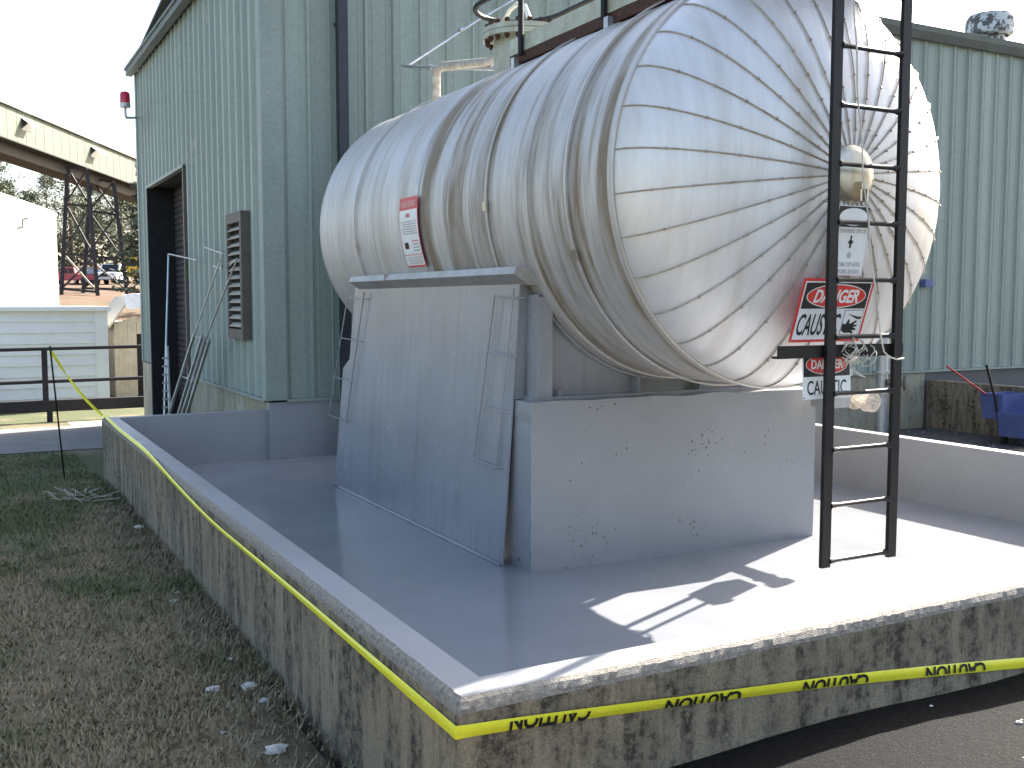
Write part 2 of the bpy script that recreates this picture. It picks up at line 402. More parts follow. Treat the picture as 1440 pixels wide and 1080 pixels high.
# ------------------------------------------------------------------ containment basin
X0, X1, Y0, Y1, TOP, TH = 1.28, 7.49, 2.72, 11.42, .54, .15
basin = thing('containment_basin', 'low concrete basin with grey coated floor and inner walls around the tank', 'basin', (4.38, 7, 0))
fl = MB(); n = 24
fl.box(X0 + TH - .02, Y0 + TH - .02, -.25, X1 - TH + .02, Y1 - TH + .02, 0)
fl.build('floor_slab', 'floor_paint', basin)
def basin_wall(axis, p0, p1, outer, sgn, m0, m1, zbot):
    """profile swept along an axis; p grows from the outer face inwards; mitred ends"""
    prof = [(0, zbot), (0, zbot * .5), (0, .30), (0, TOP - .044), (.003, TOP - .029), (.013, TOP - .011), (.028, TOP), (TH, TOP), (TH, TOP - .012), (TH, -.02)]
    L = p1 - p0; nseg = int(L / .022); mb = MB(); npf = len(prof)
    for i in range(nseg + 1):
        for k, (p, z) in enumerate(prof):
            s0 = p0 + (p if m0 else 0); s1 = p1 - (p if m1 else 0); s = s0 + (s1 - s0) * i / nseg
            q = p
            if k in (3, 4, 5, 6) and 0 < i < nseg:
                j = .6 * noise.noise(Vector((s * 9, k * 1.1, outer))) + noise.noise(Vector((s * 37, k * 7.7, outer)))
                q += j * (.0015 if k == 3 else .005) ; z += j * .003 if k < 6 else 0
            w_ = outer + sgn * q
            mb.v.append((w_, s, z) if axis == 'y' else (s, w_, z))
    flip = (axis == 'y') == (sgn > 0)
    for i in range(nseg):
        for k in range(npf - 1):
            f = (i * npf + k, i * npf + k + 1, (i + 1) * npf + k + 1, (i + 1) * npf + k)
            mb.f.append(f if not flip else f[::-1]); mb.m.append(0 if k < 3 else 1 if k < 6 else 2)
    for i in (0, nseg): mb.f.append(tuple(i * npf + k for k in range(npf))); mb.m.append(0)
    return mb.build('wall', ['concrete', 'chip', 'wall_paint'], basin)
basin_wall('y', Y0, Y1, X0, 1, True, True, -.5)
basin_wall('x', X0, X1, Y0, 1, True, True, -.4)
basin_wall('y', Y0, Y1, X1, -1, True, False, -.5)
basin_wall('x', X0, 3.06, Y1, -1, True, False, -.7)

# ------------------------------------------------------------------ tank
TX, TZ, TR, TY0, TD = 4.34, 2.44, 1.21, 4.67, .555
tank = thing('storage_tank', 'big horizontal caustic tank in aluminium jacket with radial seamed domed end', 'tank', (TX, 7.2, 0))
def sheet(y0, y1, r, mat, amp=.004, seed=0):
    mb = MB(); na = 112; nyy = max(int((y1 - y0) / .03), 2)
    for j in range(nyy + 1):
        y = y0 + (y1 - y0) * j / nyy if 0 < j < nyy else (y0 + .004 if j == 0 else y1 - .004)
        if j == 1: y = y0 + .006
        if j == nyy - 1: y = y1 - .006
        e = .003 * (math.exp(-((y - y0) / .018) ** 2) + math.exp(-((y1 - y) / .018) ** 2))
        if j in (0, nyy): e = -.014
        rip = amp * (noise.noise(Vector((y * 5.1, seed, 0))) + .5 * noise.noise(Vector((y * 12, seed, 4))))
        for k in range(na):
            t = 2 * math.pi * k / na
            d = rip + .0025 * noise.noise(Vector((y * 2, math.cos(t) * 1.4, math.sin(t) * 1.4 + seed))) + e
            mb.v.append((TX + (r + d) * math.cos(t), y, TZ + (r + d) * math.sin(t)))
    for j in range(nyy):
        for k in range(na):
            mb.f.append((j * na + k, (j + 1) * na + k, (j + 1) * na + (k + 1) % na, j * na + (k + 1) % na)); mb.m.append(0)
    return mb.build('jacket_sheet', mat, tank, smooth=True)
cuts = [(TY0, 5.62, TR, 'jacket_old', .007), (5.60, 6.42, TR + .004, 'jacket_old', .009), (6.40, 7.36, TR + .001, 'jacket_old', .008),
        (7.33, 8.28, TR + .009, 'jacket_new', .003), (8.26, 9.1, TR + .006, 'jacket_new', .003), (9.08, 9.72, TR + .003, 'jacket_new', .002)]
for i, (a_, b_, r_, mt_, am) in enumerate(cuts): sheet(a_, b_, r_, mt_, am, i * 7.3)
# retaining straps with a buckle
for ys_, ang in ((6.13, 183), (5.12, 200), (8.7, 190)):
    mb = MB(); na = 112
    for dy, dr in ((-.010, .001), (-.010, .012), (.010, .012), (.010, .001)):
        for k in range(na):
            t = 2 * math.pi * k / na; mb.v.append((TX + (TR + .014 + dr) * math.cos(t), ys_ + dy, TZ + (TR + .014 + dr) * math.sin(t)))
    for q in range(3):
        for k in range(na): mb.f.append((q * na + k, q * na + (k + 1) % na, (q + 1) * na + (k + 1) % na, (q + 1) * na + k)); mb.m.append(0)
    st = mb.build('strap', 'jacket_new', tank, smooth='auto')
    t = R(ang); c = Vector((TX + (TR + .03) * math.cos(t), ys_, TZ + (TR + .03) * math.sin(t))); tg = Vector((-math.sin(t), 0, math.cos(t)))
    bk = MB(); bk.bar(c - tg * .03, c + tg * .03, .05, .014, (0, 1, 0)); bk.build('buckle', 'cap', st)
# front head: 32 gores with a seam bead each
NG = 32; da = 2 * math.pi / NG; RH = TR - .004
def dish(r): return -TD * math.sqrt(max(1 - (r / RH) ** 2, 0))
radii = [RH * math.sin(.085 + (math.pi / 2 - .085) * i / 30) for i in range(31)]
gm = MB(); kk = 6
for r in radii:
    for k in range(kk + 1):
        t = -da / 2 + da * k / kk; bulge = .0025 * (1 - (2 * k / kk - 1) ** 2) * min(r / .7, 1) * (1 if r < 1.19 else .4)
        gm.v.append((r * math.cos(t), dish(r) - bulge, r * math.sin(t)))
for i in range(len(radii) - 1):
    for k in range(kk):
        gm.f.append((i * (kk + 1) + k, i * (kk + 1) + k + 1, (i + 1) * (kk + 1) + k + 1, (i + 1) * (kk + 1) + k)); gm.m.append(0)
gore_me = gm.mesh('head_panel', 'gore', True)
bead_mes = []
for var in range(4):
    bd = MB(); t = da / 2; random.seed(40 + var)
    bd.tube([((r + .003) * math.cos(t), dish(r) - .006, (r + .003) * math.sin(t)) for r in radii[:-1]] + [((RH + .004) * math.cos(t), -.03, (RH + .004) * math.sin(t))], .0042, 6)
    r = .24 + .11 * random.random()
    while r < 1.17:
        c = Vector((r * math.cos(t), dish(r) - .011, r * math.sin(t))); bd.disc(c, .0075, (.3, -1, .0), .010, 6); r += .13 + .06 * random.random()
    bead_mes.append(bd.mesh('seam_bead', 'bead', True))
for k in range(NG):
    o = link('head_panel', gore_me, tank); o.location = (TX, TY0 + .004, TZ); o.rotation_euler = (0, k * da, 0)
    link('seam_bead', bead_mes[(k * 7) % 4], o)
# rim trim ring
mb = MB(); na = 112
for yy, rr in ((TY0 + .03, TR + .012), (TY0 - .012, TR + .012), (TY0 - .018, TR + .004), (TY0 - .012, TR - .02)):
    for k in range(na):
        t = 2 * math.pi * k / na; mb.v.append((TX + rr * math.cos(t), yy, TZ + rr * math.sin(t)))
for q in range(3):
    for k in range(na): mb.f.append((q * na + k, q * na + (k + 1) % na, (q + 1) * na + (k + 1) % na, (q + 1) * na + k)); mb.m.append(0)
mb.build('rim_trim', 'jacket_new', tank, smooth='auto')
# cap in the middle of the head
mb = MB(); prof = [(.0, -.030), (.06, -.028), (.12, -.020), (.155, -.008), (.165, .02)]
yc = TY0 + dish(.0) + .004
for r, y in prof:
    for k in range(32): t = 2 * math.pi * k / 32; mb.v.append((TX + r * math.cos(t), yc + y - .005, TZ + r * math.sin(t)))
for q in range(len(prof) - 1):
    for k in range(32): mb.f.append((q * 32 + k, q * 32 + (k + 1) % 32, (q + 1) * 32 + (k + 1) % 32, (q + 1) * 32 + k)); mb.m.append(0)
cap = mb.build('head_cap', 'cap', tank, smooth=True)
mb = B(TX + .01, yc - .065, TZ - .085, TX + .065, yc - .02, TZ - .045); mb.box(TX + .005, yc - .06, TZ - .15, TX + .018, yc - .015, TZ - .086); mb.box(TX + .055, yc - .06, TZ - .15, TX + .068, yc - .015, TZ - .086)
mb.build('lug', 'cap', cap)
# rear head
mb = MB(); prof = [(TR, 0), (TR * .985, .12), (TR * .93, .25), (TR * .8, .4), (TR * .55, .52), (TR * .25, .58), (.01, .6)]
for r, y in prof:
    for k in range(64): t = 2 * math.pi * k / 64; mb.v.append((TX + r * math.cos(t), 9.715 + y * .75, TZ + r * math.sin(t)))
for q in range(len(prof) - 1):
    for k in range(64): mb.f.append((q * 64 + k, (q + 1) * 64 + k, (q + 1) * 64 + (k + 1) % 64, q * 64 + (k + 1) % 64)); mb.m.append(0)
mb.build('rear_head', 'jacket_new', tank, smooth=True)
# drip ledge over the skirt
mb = MB(); mb.prism([(0, .058), (.11, -.012), (.21, -.012), (.24, .09), (.02, .105)], 0, 1)
mb.v = [(3.10 + x, 5.72 + y * 3.12, 1.862 + z) for x, y, z in mb.v]
lg = mb.build('drip_ledge', 'ledge', tank)
mb = B(3.096, 7.95, 1.918, 3.13, 7.972, 1.972); mb.build('lap_joint', 'ledge', lg)

# manway on top
mw = Vector((TX, 7.85, 0))
nz = MB(); nz.tube([mw + Vector((0, 0, 3.58)), mw + Vector((0, 0, 3.97))], .25, 32); nzo = nz.build('manway_neck', 'pale_green', tank, smooth='auto')
mb = MB(); mb.disc(mw + Vector((0, 0, 3.985)), .345, (0, 0, 1), .04, 40); mb.disc(mw + Vector((0, 0, 4.03)), .345, (0, 0, 1), .04, 40)
mb.build('flange', 'pale_green', nzo, smooth='auto')
bolt = MB(); bolt.disc((0, 0, .0), .014, (0, 0, 1), .17, 6); bolt.disc((0, 0, .065), .025, (0, 0, 1), .024, 6); bolt.disc((0, 0, -.055), .025, (0, 0, 1), .024, 6)
bme = bolt.mesh('bolt', 'rust')
for k in range(20):
    t = 2 * math.pi * k / 20; o = link('bolt', bme, nzo); o.location = mw + Vector((.305 * math.cos(t), .305 * math.sin(t), 4.01))
# pipework on top of the tank
def arc(c, r, a0, a1, u, v, n=8):
    c, u, v = Vector(c), Vector(u), Vector(v); return [c + u * r * math.cos(a0 + (a1 - a0) * i / n) + v * r * math.sin(a0 + (a1 - a0) * i / n) for i in range(n + 1)]
mb = MB(); mb.tube([(TX, 8.05, 3.92), (TX, 8.5, 3.92), (TX, 9.5, 4.08), (TX, 9.62, 4.08), (TX, 9.66, 4.03), (TX, 9.66, 3.4)], .045, 12); mb.build('vent_pipe', 'pipe_grey', tank, smooth='auto')
mb = MB(); mb.tube([(TX, 8.1, 3.78), (TX, 10.4, 4.26), (TX, 10.55, 4.30), (TX + .1, 10.62, 4.32), (5.44, 10.95, 5.0), (6.4, 11.1, 5.6)], .017, 8)
mb.disc((TX, 9.8, 4.135), .026, (0, 1, .2), .07, 8); mb.disc((5.2, 10.87, 4.85), .03, (.7, .2, .4), .06, 8)
mb.build('conduit', 'galv', tank, smooth='auto')
mb = MB(); mb.tube([(TX - .02, 7.68, 4.03), (TX - .02, 7.70, 4.12), (TX - .02, 7.78, 4.24), (TX - .02, 7.92, 4.29), (TX - .02, 8.05, 4.27), (TX - .02, 8.15, 4.2)], .02, 8)
go = mb.build('gooseneck', 'white_pipe', tank, smooth='auto')
mb = MB(); mb.tube([(TX - .02, 8.13, 4.21), (TX - .02, 8.26, 4.16), (TX, 8.45, 4.14)], .032, 8); mb.build('hose_end', 'pipe_grey', go, smooth='auto')

# outlet pipe, then an added box and two rods under the right flank, shaped to cast the floor shadow
mb = MB(); mb.tube([(5.80, 6.1, 1.02), (5.80, 5.33, 1.02), (5.80, 5.31, 1.02)], .055, 14); mb.disc((5.80, 5.28, 1.02), .075, (0, 1, 0), .07, 14); mb.disc((5.80, 5.42, 1.02), .068, (0, 1, 0), .03, 14)
mb.build('outlet_pipe', 'foil', tank, smooth='auto')
mb = MB(); mb.tube([(5.80, 6.05, 1.02), (5.80, 6.05, 1.75), (5.5, 6.05, 1.9)], .05, 12); mb.build('downcomer', 'galv', tank, smooth='auto')
vb = B(5.40, 5.28, .99, 5.60, 5.46, 1.22); vb.box(5.46, 5.24, 1.22, 5.58, 5.40, 1.27); vbo = vb.build('shadow_caster_box', 'galv', tank)
mb = MB(); mb.tube([(5.43, 5.42, 1.2), (5.43, 5.42, 1.9)], .022, 8); mb.build('shadow_caster_rod', 'galv', vbo)
mb = MB(); mb.tube([(5.44, 5.29, 1.2), (5.44, 5.29, 1.9)], .018, 8); mb.build('shadow_caster_rod', 'galv', vbo)

# ------------------------------------------------------------------ platform and guard rail on the tank
plat = thing('service_platform', 'rusty grating walkway with pale channel edge and black guard rail on tank', 'platform', (4.4, 6, 3.6))
PX0, PX1, PY0, PY1 = 3.80, 4.92, 4.15, 7.08
for x in (PX0, PX1):
    mb = MB(); mb.box(x - .006, PY0, 3.615, x + .006, PY1, 3.735); mb.box(x, PY0, 3.72, x + (.05 if x == PX0 else -.05), PY1, 3.7345); mb.box(x, PY0, 3.6155, x + (.05 if x == PX0 else -.05), PY1, 3.63)
    mb.build('channel', 'pale_green', plat)
mb = B(PX0 - .004, PY0 + .02, 3.54, PX0 + .11, PY1 - .01, 3.612); mb.build('ledger_angle', 'rust', plat)
mb = B(PX0 + .007, PY1 - .006, 3.6165, PX1 - .007, PY1 + .006, 3.7335); mb.build('channel', 'pale_green', plat)
bar_me = B(-.004, PY0 + .05, 3.66, .004, PY1 - .03, 3.71).mesh('grating_bar', 'rust')
for i in range(17):
    o = link('grating_bar', bar_me, plat); o.location.x = PX0 + .10 + i * .058
for y in np.arange(PY0 + .1, PY1, .46):
    mb = B(PX0 + .007, y, 3.635, PX1 - .007, y + .05, 3.659); mb.build('cross_angle', 'rust', plat)
for y in (6.85, 5.73, 4.6):
    mb = MB(); mb.tube([(PX0 - .03, y, 3.58), (PX0 - .03, y, 4.72)], .021, 10); mb.build('rail_post', 'black_steel', plat, smooth='auto')
    mb = MB(); mb.tube([(PX1 + .03, y, 3.58), (PX1 + .03, y, 4.72)], .021, 10); mb.build('rail_post', 'black_steel', plat, smooth='auto')
for y in (6.93, 5.66):
    mb = B(PX0 - .045, y, 3.36, PX0 + .03, y + .05, 3.58); mb.build('foot', 'galv', plat)
    mb = B(PX1 - .03, y, 3.36, PX1 + .045, y + .05, 3.58); mb.build('foot', 'galv', plat)
mb = MB(); mb.tube([(4.92, 4.6, 4.35), (4.92, 7.7, 4.35)] + arc((4.52, 8.2, 4.35), .4, 0, math.pi, (1, 0, 0), (0, 1.15, 0), 14) + [(4.13, 7.9, 4.35), (4.15, 4.6, 4.35)], .023, 10)
mb.build('hand_rail', 'black_steel', plat, smooth='auto')

# ------------------------------------------------------------------ pedestal
ped = thing('tank_pedestal', 'grey coated concrete pedestal with steel saddle and leaning side skirt under tank', 'pedestal', (4.35, 7.3, 0))
def pier(y0, y1):
    mb = MB(); nx_, nz_ = 30, 16
    x0, x1, zt = 3.182, 5.56, 1.105
    for face in (0, 1):
        y = y0 if face == 0 else y1
        base = len(mb.v)
        for j in range(nz_ + 1):
            for i in range(nx_ + 1):
                x = x0 + (x1 - x0) * i / nx_; z = -.02 + (zt + .02) * j / nz_
                edge = i in (0, nx_) or j in (0, nz_)
                mb.v.append((x + (.005 * noise.noise(Vector((z * 13, 2, i))) if i in (0, nx_) else 0), y + (.005 * noise.noise(Vector((x * 9, z * 14, face))) if edge else .004 * noise.noise(Vector((x * 3, z * 3, face)))) - (.07 * (x - x0) / (x1 - x0) if face == 0 else 0), z + (0.012 * noise.noise(Vector((x * 4, 5, face))) if j == nz_ else 0)))
        for j in range(nz_):
            for i in range(nx_):
                q = base + j * (nx_ + 1) + i; f = (q, q + 1, q + nx_ + 2, q + nx_ + 1); mb.f.append(f if face == 0 else f[::-1]); mb.m.append(0)
    h_ = (nx_ + 1) * (nz_ + 1)
    for i in range(nx_): q = nz_ * (nx_ + 1) + i; mb.f.append((q, q + 1, q + h_ + 1, q + h_)); mb.m.append(0)
    for j in range(nz_):
        q = j * (nx_ + 1); mb.f.append((q, q + nx_ + 1, q + h_ + nx_ + 1, q + h_)); mb.m.append(0)
        q = j * (nx_ + 1) + nx_; mb.f.append((q, q + h_, q + h_ + nx_ + 1, q + nx_ + 1)); mb.m.append(0)
    return mb.build('pier', 'pier_paint', ped)
pier(5.64, 6.1); pier(8.7, 9.15)
# steel saddle behind the pier face: plate cut to the tank's curve, flanges and stiffeners
def saddle(y):
    pts = [(3.40, 1.12)]
    rr = TR + .02
    for k in range(17):
        x = 3.40 + (5.28 - 3.40) * k / 16; dx = x - TX; pts.append((x, TZ - math.sqrt(rr * rr - dx * dx)))
    pts.append((5.28, 1.12)); mb = MB(); n_ = len(pts)
    cx_ = [(x, 1.12) for x, z in pts[1:-1]]
    for i in range(1, n_ - 2):
        a1, b1 = pts[i], pts[i + 1]
        mb.add([(a1[0], y, 1.12), (b1[0], y, 1.12), (b1[0], y, b1[1]), (a1[0], y, a1[1]), (a1[0], y + .02, 1.12), (b1[0], y + .02, 1.12), (b1[0], y + .02, b1[1]), (a1[0], y + .02, a1[1])],
               [(0, 1, 2, 3), (7, 6, 5, 4)])
    s = mb.build('saddle_plate', 'steel_paint', ped)
    mb = MB(); rr2 = TR + .012
    prof_ = []
    for k in range(25):
        x = 3.36 + (5.32 - 3.36) * k / 24; dx = x - TX; prof_.append((x, TZ - math.sqrt(rr2 ** 2 - dx * dx)))
    for i in range(24):
        (x0_, z0_), (x1_, z1_) = prof_[i], prof_[i + 1]
        for dz in (0, -.018):
            pass
        mb.add([(x0_, y - .07, z0_), (x1_, y - .07, z1_), (x1_, y + .09, z1_), (x0_, y + .09, z0_), (x0_, y - .07, z0_ - .016), (x1_, y - .07, z1_ - .016), (x1_, y + .09, z1_ - .016), (x0_, y + .09, z0_ - .016)],
               [(0, 1, 2, 3), (7, 6, 5, 4), (0, 4, 5, 1), (3, 2, 6, 7)])
    mb.build('wear_plate', 'steel_paint', ped)
    mb = B(3.25, y - .10, 1.095, 5.42, y + .12, 1.125); mb.build('base_plate', 'steel_paint', ped)
    for x in (3.385, 4.09, 4.62, 5.30):
        dx = x - TX; zt = TZ - math.sqrt(rr * rr - dx * dx) - .006
        mb = B(x - .008, y - .085, 1.125, x + .008, y - .001, zt); mb.build('stiffener', 'steel_paint', ped)
saddle(5.83); saddle(8.9)
mb = B(3.27, 5.72, 1.10, 3.283, 5.86, 1.79); mb.box(3.283, 5.72, 1.10, 3.385, 5.733, 1.775); mb.build('gusset', 'steel_paint', ped)
mb = MB()
for x, y in ((3.47, 5.775), (5.1, 5.775)): mb.disc((x, y, 1.14), .022, (0, 0, 1), .05, 6)
mb.build('anchor_nut', 'steel_paint', ped)
# leaning skirt sheet: bottom at x=3.12, top at x=3.25
def sk(y, z): return 3.10 + .10 * z / 1.86
mb = MB(); nyy, nzz = 40, 20; th = .012
for side in (0, 1):
    for j in range(nzz + 1):
        for i in range(nyy + 1):
            z = 1.868 * j / nzz; ya = 5.885 - .06 * j / nzz; yb = 9.31 - .10 * z if z < 1.16 else 9.16 - .11 * z; y = ya + (yb - ya) * i / nyy
            b_ = .003 * noise.noise(Vector((y * 1.1, z * 1.1, 2))) if 0 < i < nyy and 0 < j < nzz else 0
            mb.v.append((sk(y, z) + b_ + side * th, y, z + .003))
hh = (nyy + 1) * (nzz + 1)
for j in range(nzz):
    for i in range(nyy):
        q = j * (nyy + 1) + i; f = (q, q + nyy + 1, q + nyy + 2, q + 1); mb.f += [f, tuple(k + hh for k in f[::-1])]; mb.m += [0, 0]
for j in range(nzz):
    for i in (0, nyy):
        q = j * (nyy + 1) + i; mb.f.append((q, q + hh, q + hh + nyy + 1, q + nyy + 1)); mb.m.append(0)
skirt = mb.build('skirt_sheet', 'steel_paint', ped, smooth='auto')
mb = MB(); mb.add([(sk(0, 1.11) + .014, 5.846, 1.108), (sk(0, 1.86) + .012, 5.83, 1.86), (sk(0, 1.86) + .13, 5.86, 1.80), (3.34, 5.90, 1.108)], [(0, 1, 2, 3), (3, 2, 1, 0)])
mb.v += [(x, y + .012, z) for x, y, z in mb.v[:4]]; mb.f += [(4, 5, 6, 7)]; mb.m += [0]; mb.build('return_plate', 'steel_paint', skirt)
# weld fillet at the floor
mb = MB(); mb.tube([(3.092, 5.9 + i * .17, .004 + .003 * (i % 2)) for i in range(21)], [.012 + .006 * random.random() for _ in range(21)], 6); mb.build('sealant_bead', 'floor_paint', skirt, smooth=True)
# two rod frames standing off the skirt
def rod_frame(ya, yb, yc_, yd):
    """rails from (top y, bottom y) pairs"""
    f = MB(); z1, z0 = 1.79, .67
    f.tube([(sk(0, z1) - .035, ya, z1), (sk(0, z0) - .035, yb, z0)], .0065, 6)
    fr = f.build('rod_frame', 'steel_paint', ped)
    f = MB(); f.tube([(sk(0, z1) - .03, yc_, z1 + .04), (sk(0, z0) - .03, yd, z0 - .04)], .0075, 6); f.build('rod', 'steel_paint', fr)
    for k in range(4):
        t = k / 3; z = z1 + (z0 - z1) * t - .01; y0_ = ya + (yb - ya) * t; y1_ = yc_ + (yd - yc_) * t
        f = MB(); f.tube([(sk(0, z) - .035, y0_, z), (sk(0, z) - .035, y1_ - .01, z - .01), (sk(0, z) + .004, y1_ - .07, z - .012)], .005, 6); f.build('rod', 'steel_paint', fr)
rod_frame(6.10, 6.30, 5.84, 5.99); rod_frame(9.05, 9.45, 8.62, 8.98)

# ------------------------------------------------------------------ ladder
lad = thing('access_ladder', 'black steel ladder fixed upright in front of the tank end', 'ladder', (TX, 4, .3))
LX0, LX1, LY = 4.085, 4.592, 4.0
for x in (LX0, LX1):
    mb = MB(); mb.box(x - .031, LY - .012, .305, x + .031, LY + .012, 4.9)
    mb.build('rail', 'black_steel', lad)
for k in range(15):
    z = .335 + k * .305
    mb = MB(); xs_ = [LX0 + .03, LX0 + .05, LX0 + .075, LX1 - .075, LX1 - .05, LX1 - .03]
    mb.tube([(x, LY, z) for x in xs_], [.021, .017, .0125, .0125, .017, .021], 10); mb.build('rung', 'black_steel', lad, smooth='auto')
mb = B(3.74, LY + .014, 1.445, 4.66, LY + .028, 1.512); mb.box(3.74, LY + .028, 1.445, 4.66, LY + .07, 1.457); mb.build('crossbar', 'black_steel', lad)
for x in (4.60,):
    mb = B(x - .02, LY + .028, 1.458, x + .02, LY + .40, 1.472); mb.build('standoff', 'black_steel', lad)
for x in (LX0, LX1):
    mb = B(x - .02, LY + .0125, 3.62, x + .02, LY + .30, 3.634); mb.build('standoff', 'black_steel', lad)

# ------------------------------------------------------------------ signs (local: x right, y up, z towards the viewer)
def sign_root(name, label, center, tilt, roll=0):
    t_ = thing(name, label, 'sign', center, local=True)
    t_.rotation_euler = (R(90 + tilt), 0, 0)
    if roll: t_.rotation_euler = (R(90 + tilt), R(roll), 0)
    return t_
def plate(parent, name, x0, y0, x1, y1, z0, z1, mat):
    return B(x0, y0, z0, x1, y1, z1).build(name, mat, parent)
def oval(parent, name, cx, cy, rx, ry, z0, z1, mat):
    mb = MB(); n_ = 40
    for z in (z0, z1):
        for k in range(n_): t_ = 2 * math.pi * k / n_; mb.v.append((cx + rx * math.cos(t_), cy + ry * math.sin(t_), z))
    mb.f = [tuple(range(n_ - 1, -1, -1)), tuple(range(n_, 2 * n_))] + [(k, (k + 1) % n_, n_ + (k + 1) % n_, n_ + k) for k in range(n_)]; mb.m = [0] * len(mb.f)
    return mb.build(name, mat, parent)
def letters(parent, body, cx, cy, wd, ht, z, mat, shear=0, bold=.02, name='lettering'):
    me = text_mesh(body, wd, ht, .001, shear, bold); me.materials.append(M[mat])
    o = link(name, me, parent); o.location = (cx, cy, z); return o
def poly(parent, name, pts, z0, z1, mat):
    mb = MB(); n_ = len(pts); mb.v = [(x, y, z0) for x, y in pts] + [(x, y, z1) for x, y in pts]
    mb.f = [tuple(range(n_ - 1, -1, -1)), tuple(range(n_, 2 * n_))] + [(k, (k + 1) % n_, n_ + (k + 1) % n_, n_ + k) for k in range(n_)]; mb.m = [0] * len(mb.f)
    return mb.build(name, mat, parent)
# big danger sign leaning on the dome
s = sign_root('danger_sign', 'red bordered DANGER CAUSTIC sign with hand pictogram on tank dome', (4.248, 4.150, 1.695), 18)
W, H = .265, .183
plate(s, 'plate', -W, -H, W, H, 0, .003, 'sign_red')
plate(s, 'panel', -W + .016, -H + .016, W - .016, H - .016, .003, .0042, 'sign_white')
plate(s, 'header', -W + .024, .012, W - .024, H - .024, .0042, .0052, 'sign_black')
oval(s, 'oval', 0, .084, .222, .069, .0052, .0060, 'sign_white'); oval(s, 'oval', 0, .084, .216, .063, .0060, .0068, 'sign_red')
letters(s, 'DANGER', 0, .084, .335, .078, .0074, 'sign_white', .22, .03)
letters(s, 'CAUSTIC', -.08, -.080, .31, .125, .0050, 'sign_black', .1, .012)
plate(s, 'pictogram', .095, -.155, W - .024, .004, .0042, .0050, 'sign_black'); plate(s, 'pictogram', .098, -.152, W - .027, .001, .0050, .0058, 'sign_white')
poly(s, 'pictogram', [(.100, -.115), (.100, -.075), (.125, -.08), (.135, -.055), (.148, -.05), (.15, -.078), (.175, -.07), (.20, -.055), (.205, -.065), (.185, -.084), (.212, -.082), (.213, -.092), (.185, -.098), (.212, -.106), (.21, -.116), (.18, -.115), (.198, -.128), (.193, -.137), (.165, -.130), (.13, -.132)], .0058, .0066, 'sign_black')
poly(s, 'pictogram', [(.12, -.018), (.205, -.036), (.232, -.034), (.23, -.05), (.20, -.05)], .0058, .0066, 'sign_black')
for x, y in ((-W + .01, -H + .01), (W - .01, H - .01)): oval(s, 'screw', x, y, .004, .004, .003, .005, 'galv')
# confined space notice under the cap
s = sign_root('confined_space_sign', 'narrow white CONFINED SPACE notice with person symbol above danger sign', (4.318, 4.098, 2.075), 8)
W, H = .118, .19
plate(s, 'plate', -W, -H, W, H, 0, .003, 'sign_white')
plate(s, 'header', -W + .004, .075, W - .004, H - .004, .003, .0038, 'sign_black')
oval(s, 'oval', 0, .130, .106, .048, .0038, .0046, 'sign_white')
letters(s, 'CONFINED SPACE', 0, .054, .21, .022, .0036, 'sign_grey', 0, .02)
oval(s, 'symbol', .0, -.005, .032, .036, .003, .0036, 'sign_white')
for px, py, r_ in ((0, .022, .007), (0, -.006, .014)): oval(s, 'symbol', px, py, r_, r_, .0036, .0044, 'sign_black')
poly(s, 'symbol', [(-.02, -.004), (.02, -.001), (.018, -.010), (-.018, -.013)], .0044, .0050, 'sign_black'); poly(s, 'symbol', [(-.004, .02), (.004, .02), (.006, -.034), (-.010, -.040)], .0044, .0050, 'sign_black')
oval(s, 'symbol', 0, -.078, .016, .018, .003, .0036, 'sign_grey')
letters(s, 'ATMOSPHERE', 0, -.128, .19, .026, .0036, 'sign_grey', 0, .02); letters(s, 'BEFORE ENTRY', 0, -.166, .19, .022, .0036, 'sign_grey', 0, .02)
# lower caustic sign hung from the cross bar
s = sign_root('caustic_sign', 'small DANGER CAUSTIC sign hanging below the black ladder crossbar', (4.145, 4.078, 1.345), -2, 0)
W, H = .177, .128
plate(s, 'plate', -W, -H, W, H, 0, .003, 'sign_white')
plate(s, 'header', -W + .006, -.006, W - .006, H - .004, .003, .0038, 'sign_black')
oval(s, 'oval', 0, .060, .155, .056, .0038, .0046, 'sign_white'); oval(s, 'oval', 0, .060, .151, .052, .0046, .0054, 'sign_red')
letters(s, 'DANGER', 0, .060, .235, .052, .006, 'sign_white', 0, .03)
letters(s, 'CAUSTIC', 0, -.066, .29, .078, .0036, 'sign_black', 0, .008)
oval(s, 'screw', -W + .008, -H + .008, .004, .004, .003, .005, 'rust')
# label on the jacket, bent to the tank
pl = thing('tank_placard', 'tall white placard with red header stuck on tank side above ledge', 'placard', (3.13, 7.45, 2.2))
def bent(y0, y1, t0, t1, dr, mat, name, parent):
    """patch on the jacket between two y values and two heights along the curve (degrees from horizontal, west side)"""
    mb = MB(); n_ = 12
    for j in range(n_ + 1):
        a_ = R(180 - (t0 + (t1 - t0) * j / n_))
        for y in (y0, y1):
            mb.v.append((TX + (TR + .026 + dr) * math.cos(a_), y, TZ + (TR + .026 + dr) * math.sin(a_)))
    k_ = len(mb.v)
    for j in range(n_ + 1):
        a_ = R(180 - (t0 + (t1 - t0) * j / n_))
        for y in (y0, y1): mb.v.append((TX + (TR + .0245 + dr) * math.cos(a_), y, TZ + (TR + .0245 + dr) * math.sin(a_)))
    for j in range(n_):
        q = j * 2; mb.f += [(q, q + 1, q + 3, q + 2), (k_ + q + 2, k_ + q + 3, k_ + q + 1, k_ + q), (q, q + 2, k_ + q + 2, k_ + q), (q + 1, k_ + q + 1, k_ + q + 3, q + 3)]; mb.m += [0] * 4
    return mb.build(name, mat, parent)
